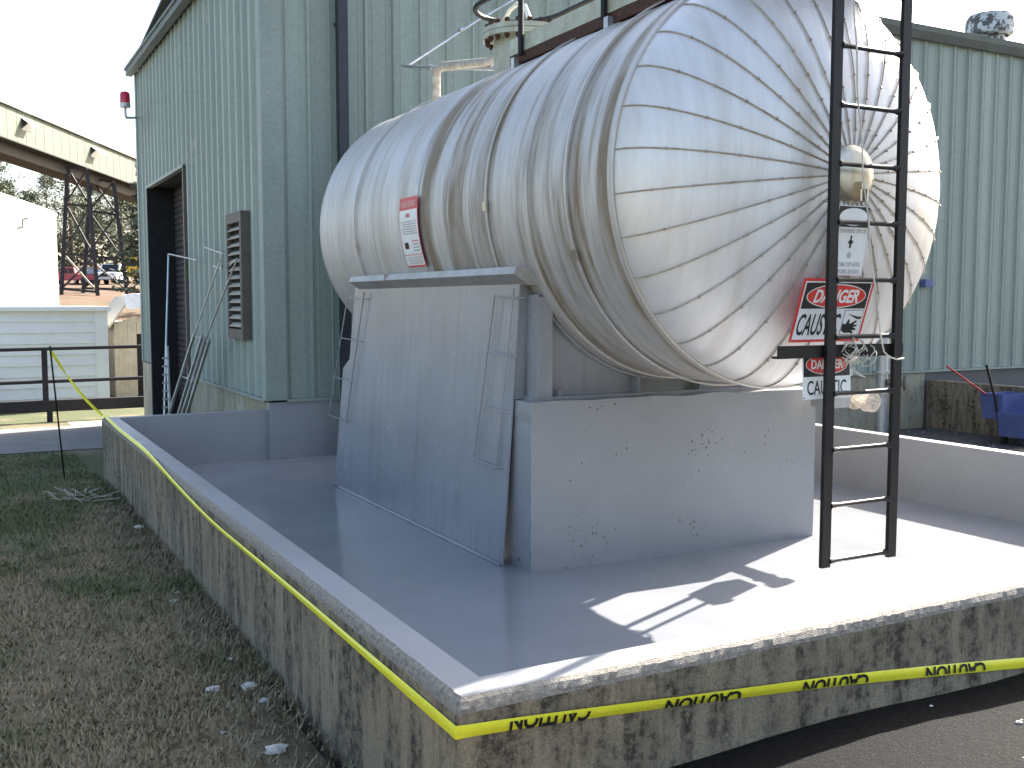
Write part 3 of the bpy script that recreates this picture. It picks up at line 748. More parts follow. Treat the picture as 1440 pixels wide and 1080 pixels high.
bent(7.27, 7.63, 5.2, -20.0, 0, 'sign_red', 'backing', pl)
bent(7.278, 7.622, .7, -19.4, .002, 'sign_white', 'sheet', pl)
bent(7.30, 7.60, 3.9, 1.6, .002, 'pink', 'print_line', pl)
bent(7.42, 7.50, -.6, -2.0, .004, 'pink', 'print_line', pl)
for i in range(6): bent(7.30, 7.605 - .02 * (i % 3), -3.4 - i * .85, -3.75 - i * .85, .004, 'sign_grey', 'print_line', pl)
for i in range(4): bent(7.30, 7.42, -10.3 - i * 1.15, -10.75 - i * 1.15, .004, 'pink' if i == 0 else 'sign_grey', 'print_line', pl)
bent(7.50, 7.575, -10.9, -13.2, .004, 'rust', 'print_line', pl)
bent(7.285, 7.615, -15.3, -15.6, .004, 'pink', 'print_line', pl)
for i in range(5): bent(7.30, 7.60 - .03 * (i % 2), -16.2 - i * .6, -16.45 - i * .6, .004, 'sign_grey', 'print_line', pl)
# cord dangling along the ladder and tangled on the bar
mb = MB(); random.seed(3)
pts = []
for i in range(30):
    t_ = i / 29; pts.append((4.155 + .10 * t_ + .18 * t_ * t_ + .006 * math.sin(i), 3.975, 3.6 - 2.02 * t_))
pts += [(4.445, 3.972, 1.52), (4.46, 3.97, 1.47), (4.50, 3.968, 1.44), (4.56, 3.966, 1.425), (4.61, 3.965, 1.43)]
mb.tube(pts, .0045, 6)
tag(mb.build('cord', 'rope', smooth=True), 'long pale cord hanging down between the ladder rails', 'cord')
mb = MB()
for k in range(9):
    x0 = 4.20 + random.random() * .22; zc = 1.40 + random.random() * .10; r_ = .03 + random.random() * .045
    pts = [(x0 + r_ * .6 * math.cos(a_ + k) + .01 * math.sin(3 * a_), 3.995 + .03 * math.sin(a_ * 2 + k), zc + r_ * math.sin(a_)) for a_ in np.linspace(0, 6.0, 14)]
    mb.tube(pts, .0032, 5)
tag(mb.build('frayed_rope', 'rope', smooth=True), 'frayed pale rope tangled around the black ladder crossbar', 'rope')

# ------------------------------------------------------------------ big green building
bld = thing('metal_building', 'tall green ribbed metal building behind the tank with open roller door', 'building', (3, 11.25, 0))
BX, BY, BXE, BYE, ZB, ZE = 3.0, 11.25, 24.0, 19.95, .66, 5.92
# added solid core just inside the sheets to block the sun, with a recess for the roller door (y 15.78..19.0)
def core(*a): B(*a).build('sun_block_core', 'dark', bld)
core(BX + .07, BY + .07, -.9, BXE, 15.78, ZE - .02)
core(BX + .07, 19.0, -.9, BXE, BYE - .07, ZE - .02)
core(BX + .07, 15.781, 3.74, BXE, 18.999, ZE - .02)
core(BX + .46, 15.781, -.9, BXE, 18.999, 3.739)
# roof and eaves
mb = MB(); mb.add([(BX - .10, BY - .12, ZE), (BXE, BY - .12, ZE), (BXE, 15.6, ZE + .5), (BX - .10, 15.6, ZE + .5), (BX - .10, BYE + .1, ZE), (BXE, BYE + .1, ZE),
                  (BX - .10, BY - .12, ZE + .03), (BXE, BY - .12, ZE + .03), (BXE, 15.6, ZE + .55), (BX - .10, 15.6, ZE + .55), (BX - .10, BYE + .1, ZE + .03), (BXE, BYE + .1, ZE + .03)],
                 [(6, 7, 8, 9), (9, 8, 11, 10), (1, 0, 3, 2), (2, 3, 4, 5), (0, 6, 9, 3), (3, 9, 10, 4), (0, 1, 7, 6), (4, 10, 11, 5)])
rf = mb.build('roof', 'fascia', bld)
mb = MB(); mb.prism([(-.15, -.02), (.0, -.02), (.0, -.20), (-.05, -.20), (-.13, -.10)], 0, 1)     # eave gutter on the long facade
mb.v = [(BX - .08 + y * (BXE - BX + .08), BY + .0 + x, ZE + .06 + z) for x, y, z in mb.v]; mb.build('gutter', 'fascia', rf)
mb = MB(); mb.box(BX - .16, BY - .15, ZE - .085, BX - .045, BYE + .12, ZE + .01); mb.box(BX - .185, BY - .16, ZE + .012, BX - .04, BYE + .13, ZE + .055); mb.build('rake_trim', 'fascia', rf)
# ribbed sheets, one object per sheet
def rib_sheet(width, height, rib, depth, name, nr=1):
    """outline seen from above: x along the wall, y outwards negative"""
    m_ = width - rib
    prof = [(0, 0), (m_ * .18, 0), (m_ * .2, -.006), (m_ * .24, -.006), (m_ * .26, 0), (m_ * .74, 0), (m_ * .76, -.006), (m_ * .80, -.006), (m_ * .82, 0), (m_, 0), (m_ + rib * .24, -depth), (m_ + rib * .74, -depth), (width, 0)]
    mb = MB(); k_ = len(prof)
    mb.v = [(x, y, z) for z in (0, height) for x, y in prof]
    mb.f = [(i, i + 1, k_ + i + 1, k_ + i) for i in range(k_ - 1)]; mb.m = [0] * len(mb.f)
    mb.v += [(0, .03, 0), (width, .03, 0), (0, .03, height), (width, .03, height)]; q = 2 * k_
    mb.f += [(q, q + 1, q + 3, q + 2)]; mb.m += [0]
    return mb.mesh(name, 'green')
fac_me = rib_sheet(.34, ZE - ZB - .05, .05, .03, 'cladding_sheet')
i = 0; x = BX + .2
while x < BXE - .4:
    o = link('cladding_sheet', fac_me, bld); o.location = (x, BY + .035, ZB); x += .34
lft_h = rib_sheet(.335, ZE - ZB - .05, .17, .045, 'cladding_sheet')
dor_h = rib_sheet(.335, ZE - 3.76 - .05, .17, .045, 'cladding_sheet')
y = BY + .1; rows = []
while y < BYE - .2:
    over = 15.6 < y < 18.85
    o = link('cladding_sheet', dor_h if over else lft_h, bld); o.rotation_euler.z = R(-90)
    o.location = (BX + .035, y + .335, 3.76 if over else ZB); y += .335
# corner trim, end trim, base trim
mb = MB(); mb.box(BX - .035, BY - .03, ZB - .01, BX + .205, BY + .0, ZE - .04); mb.box(BX - .035, BY + .0, ZB - .01, BX + .0, BY + .11, ZE - .04); mb.build('corner_trim', 'green_trim', bld)
mb = B(BX - .03, BYE - .12, ZB - .01, BX + .06, BYE + .02, ZE - .04); mb.build('corner_trim', 'green_trim', bld)
mb = B(BX + .206, BY - .025, ZB - .035, BXE, BY + .06, ZB - .003); mb.build('base_trim', 'green_trim', bld)
mb = B(BX - .028, BY + .111, ZB - .035, BX + .06, 15.72, ZB - .003); mb.build('base_trim', 'green_trim', bld)
# foundation: coated inside the basin, bare or dark beyond it
mb = B(BX + .001, BY + .0, -.9, X1 - .01, BY + .069, ZB - .036); mb.build('foundation', 'wall_paint', bld)
mb = B(X1, BY + .025, -.9, 13.6, BY + .069, ZB - .036); mb.build('foundation', 'concrete_pale', bld)
mb = B(13.605, BY + .03, -.9, BXE, BY + .069, ZB - .036); mb.build('foundation', 'foundation_paint', bld)
for y0, y1 in ((BY + .071, 12.9), (12.91, 14.4), (14.41, 15.74)):
    B(BX + .004, y0, -.9, BX + .069, y1, ZB - .036).build('foundation', 'concrete_pale', bld)
mb = B(BX - .02, 19.02, -.9, BX + .35, BYE, ZB - .02); mb.build('foundation', 'concrete_pale', bld)
# door opening: frame, dark jamb and slatted curtain
mb = B(BX - .02, 15.70, -.6, BX + .45, 15.779, 3.74); mb.build('door_jamb', 'louvre_frame', bld)
mb = B(BX - .02, 18.93, -.6, BX + .45, 18.998, 3.74); mb.build('door_jamb', 'dark', bld)
mb = B(BX - .025, 15.70, 3.72, BX + .06, 18.99, 3.765); mb.build('door_head', 'green_trim', bld)
slat = MB(); slat.prism([(0, 0), (-.022, .03), (-.022, .075), (0, .10)], 15.78, 18.92); sl_me = slat.mesh('curtain_slat', 'roller')
dr = thing_door = MB().box(BX + .452, 15.782, -.6, BX + .459, 18.92, 3.73).build('roller_door', 'roller', bld)
for k in range(42):
    o = link('curtain_slat', sl_me, dr); o.location = (BX + .45, 0, -.55 + k * .101)
# louvre on the end wall
mb = MB(); 
for a_ in ((12.02, 1.30, 12.10, 2.80), (12.70, 1.30, 12.78, 2.80), (12.101, 1.30, 12.699, 1.42), (12.101, 2.68, 12.699, 2.80)):
    mb.box(BX - .085, a_[0], a_[1], BX + .02, a_[2], a_[3])
lv = mb.build('louvre_frame', 'louvre_frame', bld)
B(BX - .030, 12.10, 1.42, BX - .018, 12.70, 2.68).build('louvre_back', 'dark', lv)
bl = MB(); bl.prism([(0, 0), (-.052, -.045), (-.056, -.038), (-.004, .008)], 12.102, 12.698); bl_me = bl.mesh('blade', 'louvre')
for k in range(13):
    o = link('blade', bl_me, lv); o.location = (BX - .030, 0, 1.49 + k * .095)
# downspout
mb = B(3.815, BY - .14, .0, 3.925, BY - .032, ZE - .10)
ds = mb.build('downspout', 'navy', bld)
for z in (1.2, 3.0, 4.8): B(3.80, BY - .031, z, 3.94, BY - .02, z + .04).build('clip', 'navy', ds)
# conduit box in blue
tag(B(13.42, BY - .09, 1.98, 13.60, BY - .001, 2.10).build('junction_box', 'blue'), 'small blue junction box on the green wall right of tank', 'electrical box')
# roof ventilator
vt = thing('roof_ventilator', 'spotted round metal ventilator standing on the green building roof', 'ventilator', (16.35, 12.4, ZE + .1))
mb = MB(); mb.disc((16.35, 12.4, ZE + .35), .27, (0, 0, 1), .7, 24); mb.build('throat', 'vent', vt, smooth='auto')
mb = MB(); prof = [(.32, ZE + .52), (.40, ZE + .55), (.41, ZE + .80), (.385, ZE + .85), (.36, ZE + .90), (.2, ZE + .94), (.01, ZE + .95)]
for r, z in prof:
    for k in range(28): t = 2 * math.pi * k / 28; mb.v.append((16.35 + r * math.cos(t), 12.4 + r * math.sin(t), z))
for q in range(len(prof) - 1):
    for k in range(28): mb.f.append((q * 28 + k, q * 28 + (k + 1) % 28, (q + 1) * 28 + (k + 1) % 28, (q + 1) * 28 + k)); mb.m.append(0)
mb.build('hood', 'vent', vt, smooth='auto')
# red beacon on the end wall
bc = thing('warning_beacon', 'red warning beacon on a bent bracket at the building corner', 'beacon', (2.6, 18.5, 5))
mb = MB(); mb.tube([(2.6, 18.5, 5.02), (2.6, 18.5, 4.87), (2.62, 18.6, 4.85), (2.98, 19.7, 5.05)], .022, 8); mb.build('bracket', 'galv', bc, smooth='auto')
mb = MB(); mb.tube([(2.6, 18.5, 5.07), (2.6, 18.5, 5.22), (2.6, 18.5, 5.25), (2.6, 18.5, 5.265)], [.082, .080, .066, .03], 20); mb.build('lens', 'beacon', bc, smooth='auto')
mb = MB(); mb.tube([(2.6, 18.5, 5.0), (2.6, 18.5, 5.07)], .088, 20); mb.build('base', 'galv', bc, smooth='auto')

# ------------------------------------------------------------------ long tools leaning against the building
tl = thing('float_pole', 'tall straight aluminium pole with short crossbar leaning at the roller door', 'pole', (2.55, 15.5, -.3))
mb = MB(); mb.tube([(2.85, 16.27, 2.47), (2.62, 15.6, .3), (2.56, 15.4, -.32)], .016, 8); mb.build('pole', 'alu', tl, smooth='auto')
mb = MB(); mb.tube([(2.85, 16.27, 2.47), (2.88, 14.35, 2.31)], .010, 6); mb.build('crossbar', 'alu', tl)
for k in range(7): B(2.575, 15.46 - .01 * k, .2 + k * .12, 2.65, 15.50 - .01 * k, .225 + k * .12).build('tooth', 'galv', tl)
mb = MB(); mb.tube([(2.68, 15.62, 1.1), (2.66, 15.42, .02)], .022, 6); mb.build('sleeve', 'galv', tl)
def leaning_frame(top, mid, bot, mid2, bot2, label, bartop):
    r_ = thing('screed_frame', label, 'frame', bot)
    mb = MB(); mb.tube([top, mid], .010, 6); mb.build('handle', 'alu', r_)
    for a_, b_ in ((mid, bot), (mid2, bot2)):
        mb = MB(); mb.bar(a_, b_, .05, .03, (0, 1, 0)); mb.build('rail', 'alu', r_)
    for t_ in (.02, .35, .7):
        p = Vector(mid).lerp(Vector(bot), t_); q = Vector(mid2).lerp(Vector(bot2), t_); mb = MB(); mb.tube([p, q], .012, 6); mb.build('brace', 'alu', r_)
    mb = MB(); mb.tube(bartop, .009, 6); mb.build('crossbar', 'alu', r_)
leaning_frame((2.86, 12.85, 2.26), (2.62, 13.3, 1.35), (2.42, 15.0, -.3), (2.66, 13.05, 1.32), (2.46, 14.55, -.3), 'tall aluminium frame with thin T handle leaning by the roller door', [(2.88, 13.84, 2.46), (2.88, 12.78, 2.33), (2.88, 12.85, 2.15), (2.87, 13.3, 2.2)])
leaning_frame((2.90, 12.2, 2.22), (2.70, 13.0, 1.30), (2.45, 14.3, -.3), (2.72, 12.9, 1.28), (2.47, 14.1, -.3), 'dull metal frame with curved handle leaning against the ribbed wall', [(2.91, 12.6, 2.18), (2.91, 12.2, 2.25)])

# ------------------------------------------------------------------ caution tape
def tape_strip(pts, wid, twist, name_mb):
    """ribbon through pts; 'twist' gives the ribbon's across direction at each point; folded lightly along its length"""
    mb = name_mb; k_ = len(pts)
    for i, p in enumerate(pts):
        p = Vector(p); d = (Vector(pts[min(i + 1, k_ - 1)]) - Vector(pts[max(i - 1, 0)])).normalized(); a_ = Vector(twist[i]); a_ = (a_ - d * a_.dot(d)).normalized(); n_ = d.cross(a_)
        wd = wid[i] if isinstance(wid, list) else wid
        for s_, o_ in ((-.5, 0), (-.1, .004), (.2, .005), (.5, -.001)): mb.v.append(p + a_ * wd * s_ + n_ * o_)
    for i in range(k_ - 1):
        for q in range(3): mb.f.append((i * 4 + q, i * 4 + q + 1, (i + 1) * 4 + q + 1, (i + 1) * 4 + q)); mb.m.append(0)
    return mb
tp = thing('caution_tape', 'yellow CAUTION barrier tape wrapped along the outside of the basin wall', 'tape', (1.28, 2.7, .4))
left = []; tw = []
for i in range(60):
    t_ = i / 59; y = Y0 - .005 + (Y1 - Y0 + .01) * t_
    z = .445 + .006 * math.sin(t_ * 9) * (1 - ss(.3, .5, t_)) + .104 * ss(.35, .72, t_)
    on_top = ss(.52, .74, t_)
    x = X0 - .008 + on_top * .016 + .018 * ss(.85, 1, t_); z += .008 * ss(.85, 1, t_); left.append((x, y, z)); a_ = R(6 * math.sin(t_ * 14)) * (1 - on_top) + on_top * R(45 + 30 * ss(.85, 1, t_))
    tw.append((math.sin(a_), 0, math.cos(a_)))
front = []; tw2 = []
for i in range(70):
    t_ = i / 69; x = X0 - .006 + 2.9 * t_ * 1.05; z = .445 - .02 * t_ - .262 * t_ ** 1.3
    front.append((x, Y0 - .006 - .015 * math.sin(min(t_ * 6, 3.1)), z)); a_ = R(10 + 14 * math.sin(t_ * 6)); tw2.append((0, -math.sin(a_), math.cos(a_)))
pts = left[::-1] + front[1:]; tws = tw[::-1] + tw2[1:]
mb = tape_strip(pts, [.030 + .014 * ss(52, 60, i) for i in range(len(pts))], tws, MB()); mb.build('ribbon', 'tape', tp, smooth='auto')
# line from the far corner to the stake
stake_top = Vector((.81, 11.3, 1.25))
mb = MB(); a_ = Vector((X0 + .01, Y1 - .02, .556)); ps = [a_.lerp(stake_top, k / 20) - Vector((0, 0, .06 * math.sin(math.pi * k / 20))) for k in range(21)]
tape_strip(ps, .03, [(math.sin(k * .16 + .3), .3, math.cos(k * .16 + .3)) for k in range(21)], mb); mb.build('ribbon', 'tape', tp, smooth='auto')
# upside down print, the fold of the tape hides part of each letter
def tape_word(x0, x1, keep_top, half):
    me = text_mesh('CAUTION', x1 - x0, .060, .0006, 0, .03)
    co = np.empty(len(me.vertices) * 3); me.vertices.foreach_get('co', co); co = co.reshape(-1, 3)
    import bmesh
    bm = bmesh.new(); bm.from_mesh(me)
    geom = bm.verts[:] + bm.edges[:] + bm.faces[:]
    bmesh.ops.bisect_plane(bm, geom=geom, plane_co=(0, -.006 if keep_top else .006, 0), plane_no=(0, -1 if keep_top else 1, 0), clear_outer=True)
    for v_ in bm.verts: v_.co = Vector((-v_.co.x, -v_.co.y, v_.co.z))
    bm.to_mesh(me); bm.free()
    me.materials.append(M['tape_text'])
    # wrap on the ribbon
    X_ = np.array([p[0] for p in front]); Zs = np.array([p[2] for p in front]); Ys = np.array([p[1] for p in front])
    An = [math.atan2(-t_[1], t_[2]) for t_ in tw2]
    for v_ in me.vertices:
        x_ = (x0 + x1) / 2 + v_.co.x; s_ = v_.co.y + half
        an = np.interp(x_, X_, An); zc = np.interp(x_, X_, Zs); yc_ = np.interp(x_, X_, Ys)
        v_.co = Vector((x_, yc_ - math.sin(an) * s_ - .0072 * math.cos(an) - v_.co.z, zc + math.cos(an) * s_ - .0072 * math.sin(an)))
    link('lettering', me, tp)
tape_word(1.45, 1.74, True, .010); tape_word(2.04, 2.37, False, -.009); tape_word(2.67, 3.01, False, -.009); tape_word(3.33, 3.69, False, -.009)
mb = MB(); mb.tube([(.93, 11.68, -.2), (.80, 11.28, 1.30)], .0085, 6)
tag(mb.build('tape_stake', 'black_steel', smooth='auto'), 'thin dark metal stake leaning in the grass holding the tape', 'stake')

# ------------------------------------------------------------------ yard right of the basin
lw = MB(); lw.box(13.6, 4.0, -.6, 13.82, BY - .03, .50); tag(lw.build('low_wall', 'concrete'), 'low bare concrete wall in shade right of the basin', 'wall')
vp = thing('riser_pipe', 'upright grey pipe with a valve behind the basin wall', 'pipe', (11.88, 10.6, -.3))
mb = MB(); mb.tube([(11.88, 10.6, -.35), (11.88, 10.6, 1.6)], .085, 14); mb.build('pipe', 'galv', vp, smooth='auto')
for z in (.42, .72): 
    mb = MB(); mb.disc((11.88, 10.6, z), .14, (0, 0, 1), .04, 16); mb.build('flange', 'galv', vp, smooth='auto')
mb = MB(); mb.tube([(11.88, 10.5, .57), (12.02, 10.35, .57)], .05, 10); mb.disc((12.04, 10.33, .57), .11, (.7, -.7, 0), .02, 14); mb.build('valve', 'louvre_frame', vp, smooth='auto')
ct = thing('blue_cart', 'blue plastic utility cart with black handle beside the low wall', 'cart', (12.9, 9.3, -.26))
def tub(x0, y0, z0, x1, y1, z1, flare, name):
    mb = MB(); t = .02
    def ring(z, e, ins): return [(x0 - e + ins, y0 - e + ins, z), (x1 + e - ins, y0 - e + ins, z), (x1 + e - ins, y1 + e - ins, z), (x0 - e + ins, y1 + e - ins, z)]
    mb.v = ring(z0, 0, 0) + ring(z1, flare, 0) + ring(z1, flare, t) + ring(z0 + t, 0, t)
    mb.f = [(3, 2, 1, 0)] + [(i, (i + 1) % 4, 4 + (i + 1) % 4, 4 + i) for i in range(4)] + [(4 + i, 4 + (i + 1) % 4, 8 + (i + 1) % 4, 8 + i) for i in range(4)] + [(8 + i, 8 + (i + 1) % 4, 12 + (i + 1) % 4, 12 + i) for i in range(4)] + [(12, 13, 14, 15)]
    mb.m = [0] * len(mb.f); return mb.build(name, 'blue', ct)
tub(12.86, 9.0, -.14, 13.5, 9.36, .20, .03, 'tub')
tub(12.92, 9.38, .08, 13.45, 9.68, .44, .03, 'tub')
for x, y in ((12.93, 9.04), (13.42, 9.04), (12.93, 9.33), (13.42, 9.33)):
    mb = MB(); mb.disc((x, y, -.20), .07, (0, 1, 0), .04, 14); mb.build('wheel', 'tyre', ct, smooth='auto')
mb = MB(); mb.tube([(12.72, 9.5, .86), (12.82, 9.42, .40), (12.88, 9.36, -.10)], .018, 8); mb.build('handle', 'black_steel', ct, smooth='auto')
mb = MB(); mb.tube([(12.05, 9.62, .86), (12.14, 9.62, .81), (12.95, 9.62, .40), (13.1, 9.62, .28)], .014, 8)
tag(mb.build('red_pole', 'red', smooth='auto'), 'red broom pole leaning into the blue cart', 'pole')
random.seed(11)
for i, (x, y, r_, l_) in enumerate(((11.2, 9.2, .3, 1.9), (11.9, 8.7, -.2, 2.2), (12.2, 8.0, .1, 1.6), (10.9, 10.1, .05, 1.2), (11.6, 8.1, .6, 1.1))):
    z = gh(x, y) + .03; d = Vector((math.cos(r_), math.sin(r_), 0)) * l_ / 2
    mb = MB(); mb.bar((x - d.x, y - d.y, z + .01 * i), (x + d.x, y + d.y, z + .012 * i), .10, .04, (0, 1, 0))
    tag(mb.build('plank', 'wood'), ['long weathered plank lying in the stony yard near cart', 'longest dark plank lying before the blue cart', 'short plank angled across the yard before the cart', 'small plank lying near the upright pipe', 'crooked short board lying against other planks'][i], 'plank', 'planks in the yard')
def rock_mesh(r_, seed):
    mb = MB(); n_, m_ = 8, 5
    for j in range(m_ + 1):
        ph = math.pi * j / m_
        for k in range(n_):
            t_ = 2 * math.pi * k / n_; d = Vector((math.sin(ph) * math.cos(t_), math.sin(ph) * math.sin(t_), math.cos(ph)))
            q = r_ * (1 + .45 * noise.noise(d * 1.6 + Vector((seed, 0, 0)))); mb.v.append((d.x * q * 1.3, d.y * q, d.z * q * .55))
    for j in range(m_):
        for k in range(n_): mb.f.append((j * n_ + k, (j + 1) * n_ + k, (j + 1) * n_ + (k + 1) % n_, j * n_ + (k + 1) % n_)); mb.m.append(0)
    return mb
gv = MB()
for i in range(420):
    x = 8.0 + random.random() * 5.4; y = 6.5 + random.random() * 4.5; r_ = .008 + random.random() ** 2 * .028
    q = rock_mesh(r_, i); z = gh(x, y) + r_ * .2; gv.add([(a_ + x, b_ + y, c_ + z) for a_, b_, c_ in q.v], q.f)
stuff(tag(gv.build('rubble', 'drive'), 'loose rubble scattered over the shaded yard right of the basin', 'rubble'))
gv = MB()
for i in range(260):
    x = 2.6 + random.random() * 3.5; y = 1.3 + random.random() * 1.35; r_ = .003 + random.random() ** 3 * .013
    q = rock_mesh(r_, i); z = .168; gv.add([(a_ + x, b_ + y, c_ + z) for a_, b_, c_ in q.v], q.f)
stuff(tag(gv.build('gravel', 'stone'), 'pale grit scattered on the dark asphalt before the basin', 'gravel'))

# ------------------------------------------------------------------ gate, sheds and white tank on the left
gt = thing('metal_gate', 'dark tubular farm gate across the driveway before the white shed', 'gate', (0, 21.5, -.6))
for z in (.83, .20):
    mb = MB(); mb.tube([(-9, 21.5, z - .05), (4.4, 21.5, z + .04)], .035, 8); mb.build('rail', 'trestle', gt, smooth='auto')
B(-9, 21.44, -.36, 4.4, 21.56, -.14).build('beam', 'trestle', gt)
for x in (1.42, -2.2, -5.9, 4.3):
    B(x - .05, 21.46, -.14, x + .05, 21.54, .84).build('upright', 'trestle', gt)
for x in (1.48, -5.5, 4.2): B(x - .05, 21.45, -.75, x + .05, 21.55, -.361).build('foot', 'trestle', gt)
sh = thing('white_shed', 'low white shed with horizontal lap siding behind the dark gate', 'shed', (-3, 26.5, -.65))
bdm = MB(); bdm.prism([(0, 0), (-.028, .004), (-.004, .245), (0, .245)], 0, 1)
bdm.v = [(-10 + y * 12.72, x, z) for x, y, z in bdm.v]; bme_ = bdm.mesh('board', 'white')
for k in range(9): o = link('board', bme_, sh); o.location = (0, 25, -.66 + k * .245)
B(2.721, 24.96, -.66, 2.99, 25.03, 1.545).build('corner_board', 'white', sh)
B(-10, 25.03, -.66, 2.97, 28.6, 1.545).build('wall', 'white', sh)
mb = MB(); mb.box(-10.1, 24.88, 1.546, 3.06, 28.8, 1.64); mb.build('roof', 'white', sh)
wt = thing('white_storage_tank', 'large white cylindrical storage tank with cone roof behind the white shed', 'tank', (-2.3, 48, -.4))
mb = MB(); prof = [(6.1, -.6), (6.1, 5.3), (6.16, 5.42), (6.05, 5.5), (3, 6.6), (.02, 7.55)]
for r, z in prof:
    for k in range(72): t = 2 * math.pi * k / 72; mb.v.append((-2.3 + r * math.cos(t), 48 + r * math.sin(t), z))
for q in range(len(prof) - 1):
    for k in range(72): mb.f.append((q * 72 + k, q * 72 + (k + 1) % 72, (q + 1) * 72 + (k + 1) % 72, (q + 1) * 72 + k)); mb.m.append(0)
mb.build('shell', 'white_tank', wt, smooth='auto')
mb = MB(); mb.tube([(.3, 42.45, 4.9), (.3, 42.2, 4.9), (.55, 42.15, 5.15), (.8, 42.2, 5.3)], .07, 8); mb.build('shadow_hook', 'pipe_grey', wt, smooth='auto')  # bent grey pipes added in place of hook shaped shadows on the shell
mb = MB(); mb.tube([(2.2, 43.9, 4.6), (2.3, 43.7, 4.6), (2.3, 43.68, 4.9), (2.5, 43.7, 4.95)], .05, 8); mb.build('shadow_hook', 'pipe_grey', wt, smooth='auto')
# small lean-to beside the building, tarp over it
ls = thing('lean_to_shed', 'small cream board shed with dark doorway beyond the building corner', 'shed', (4, 27, -.7))
for k in range(5): B(3.38 + k * .105, 27, -.72, 3.482 + k * .105, 27.03, 1.24 + k * .035).build('board', 'cream', ls)
B(3.38, 27.031, -.72, 6.0, 29.5, 1.22).build('wall', 'cream', ls)
B(3.91, 26.985, -.72, 4.9, 27.03, .95).build('doorway', 'dark', ls)  # dark sheet on the solid wall, stands in for a shaded opening
B(3.91, 27.0, .951, 6.0, 27.0301, 1.35).build('wall', 'cream', ls)
mb = MB(); mb.add([(3.25, 26.75, 1.10), (3.75, 26.75, 1.82), (5.3, 26.75, 1.82), (6.1, 26.75, 1.2), (3.25, 29.6, 1.10), (3.75, 29.6, 1.82), (5.3, 29.6, 1.82), (6.1, 29.6, 1.2)],
                  [(0, 1, 5, 4), (1, 2, 6, 5), (2, 3, 7, 6), (4, 5, 1, 0), (5, 6, 2, 1), (6, 7, 3, 2)])
mb.v += [(x, y, z + .07) for x, y, z in mb.v[:8]]; mb.f += [(8, 9, 13, 12), (9, 10, 14, 13), (10, 11, 15, 14), (0, 8, 9, 1), (1, 9, 10, 2), (2, 10, 11, 3), (0, 4, 12, 8)]; mb.m += [0] * 7
mb.build('roof', 'louvre', ls)
mb = MB(); nn = 10
for j in range(nn):
    for i in range(nn):
        u, v_ = i / (nn - 1), j / (nn - 1); x = 3.55 + u * 1.2; d = v_ * 1.0
        z = 1.93 - .62 * max(0, v_ - .45) + .05 * noise.noise(Vector((u * 4, v_ * 4, 1))); y = 27.0 - min(v_, .45) * .75 - .04 * noise.noise(Vector((u * 6, v_ * 3, 5)))
        mb.v.append((x + .08 * v_, y, z))
mb.f = [(j * nn + i, j * nn + i + 1, (j + 1) * nn + i + 1, (j + 1) * nn + i) for j in range(nn - 1) for i in range(nn - 1)]; mb.m = [0] * len(mb.f)
tag(mb.build('tarpaulin', 'tarp', smooth=True), 'crumpled white tarpaulin draped over the small shed roof', 'tarp')

# ------------------------------------------------------------------ vehicles
def pickup(name, label, loc, rz, body, scale=1., bed=True, rack=False):
    t_ = thing(name, label, 'truck' if bed else 'car', loc, local=True); t_.rotation_euler.z = rz; t_.scale = (scale,) * 3
    pr = [(-2.6, .45), (-2.6, 1.0), (-.6, 1.05), (1.0, 1.05), (2.35, .98), (2.55, .75), (2.55, .42)] if bed else [(-2.25, .4), (-2.25, .85), (-1.5, .95), (1.0, .92), (2.1, .8), (2.2, .6), (2.2, .4)]
    mb = MB(); mb.prism(pr, -.9, .9); mb.build('body', body, t_)
    cp = [(-.65, 1.051), (-.5, 1.75), (.55, 1.78), (1.15, 1.051)] if bed else [(-2.0, .94), (-1.5, 1.42), (.2, 1.45), (1.0, .93)]
    mb = MB(); mb.prism(cp, -.8, .8); cb = mb.build('cab', body, t_)
    if bed: wn = [[(-.5, 1.12), (-.42, 1.62), (.02, 1.64), (.02, 1.12)], [(.1, 1.12), (.1, 1.64), (.5, 1.64), (.92, 1.12)]]
    else: wn = [[(-1.6, 1.0), (-1.35, 1.35), (-.5, 1.37), (-.5, 1.0)], [(-.4, 1.0), (-.4, 1.37), (.15, 1.37), (.7, 1.0)]]
    for p in wn:
        for s_ in (-1, 1): mb = MB(); mb.prism(p, s_ * .801, s_ * .812); mb.build('window', 'glass', cb)
    a_, b_ = (cp[3], cp[2]); mb = MB(); mb.add([(a_[0] - .02, -.7, a_[1] + .06), (a_[0] - .02, .7, a_[1] + .06), (b_[0] + .05, .66, b_[1] - .06), (b_[0] + .05, -.66, b_[1] - .06)], [(0, 1, 2, 3)]); mb.v = [(x + .02, y, z + .01) for x, y, z in mb.v]; mb.build('windscreen', 'glass', cb)
    for x in (-1.55, 1.6):
        for y in (-.86, .86):
            mb = MB(); mb.disc((x, y, .37), .37, (0, 1, 0), .24, 18); wl = mb.build('wheel', 'tyre', t_, smooth='auto')
            mb = MB(); mb.disc((x, y * 1.145, .37), .2, (0, 1, 0), .03, 14); mb.build('rim', 'galv', wl)
    for y in (-.62, .62): B(2.5 if bed else 2.15, y - .16, .66, 2.575 if bed else 2.225, y + .16, .82).build('headlight', 'sign_white', t_)
    B(2.5 if bed else 2.15, -.9, .40, 2.62 if bed else 2.28, .9, .56).build('bumper', 'galv', t_)
    if bed: B(2.5, -.4, .62, 2.57, .4, .86).build('grille', 'trestle', t_)
    return t_
pickup('pickup_truck', 'faded red pickup truck parked on the red dirt hill', (8.3, 92.0, 3.2), R(160), 'carred', .8)
pickup('parked_car', 'dark blue car parked between the red and white trucks', (10.0, 93.5, 3.25), R(-75), 'carblue', .85, False)
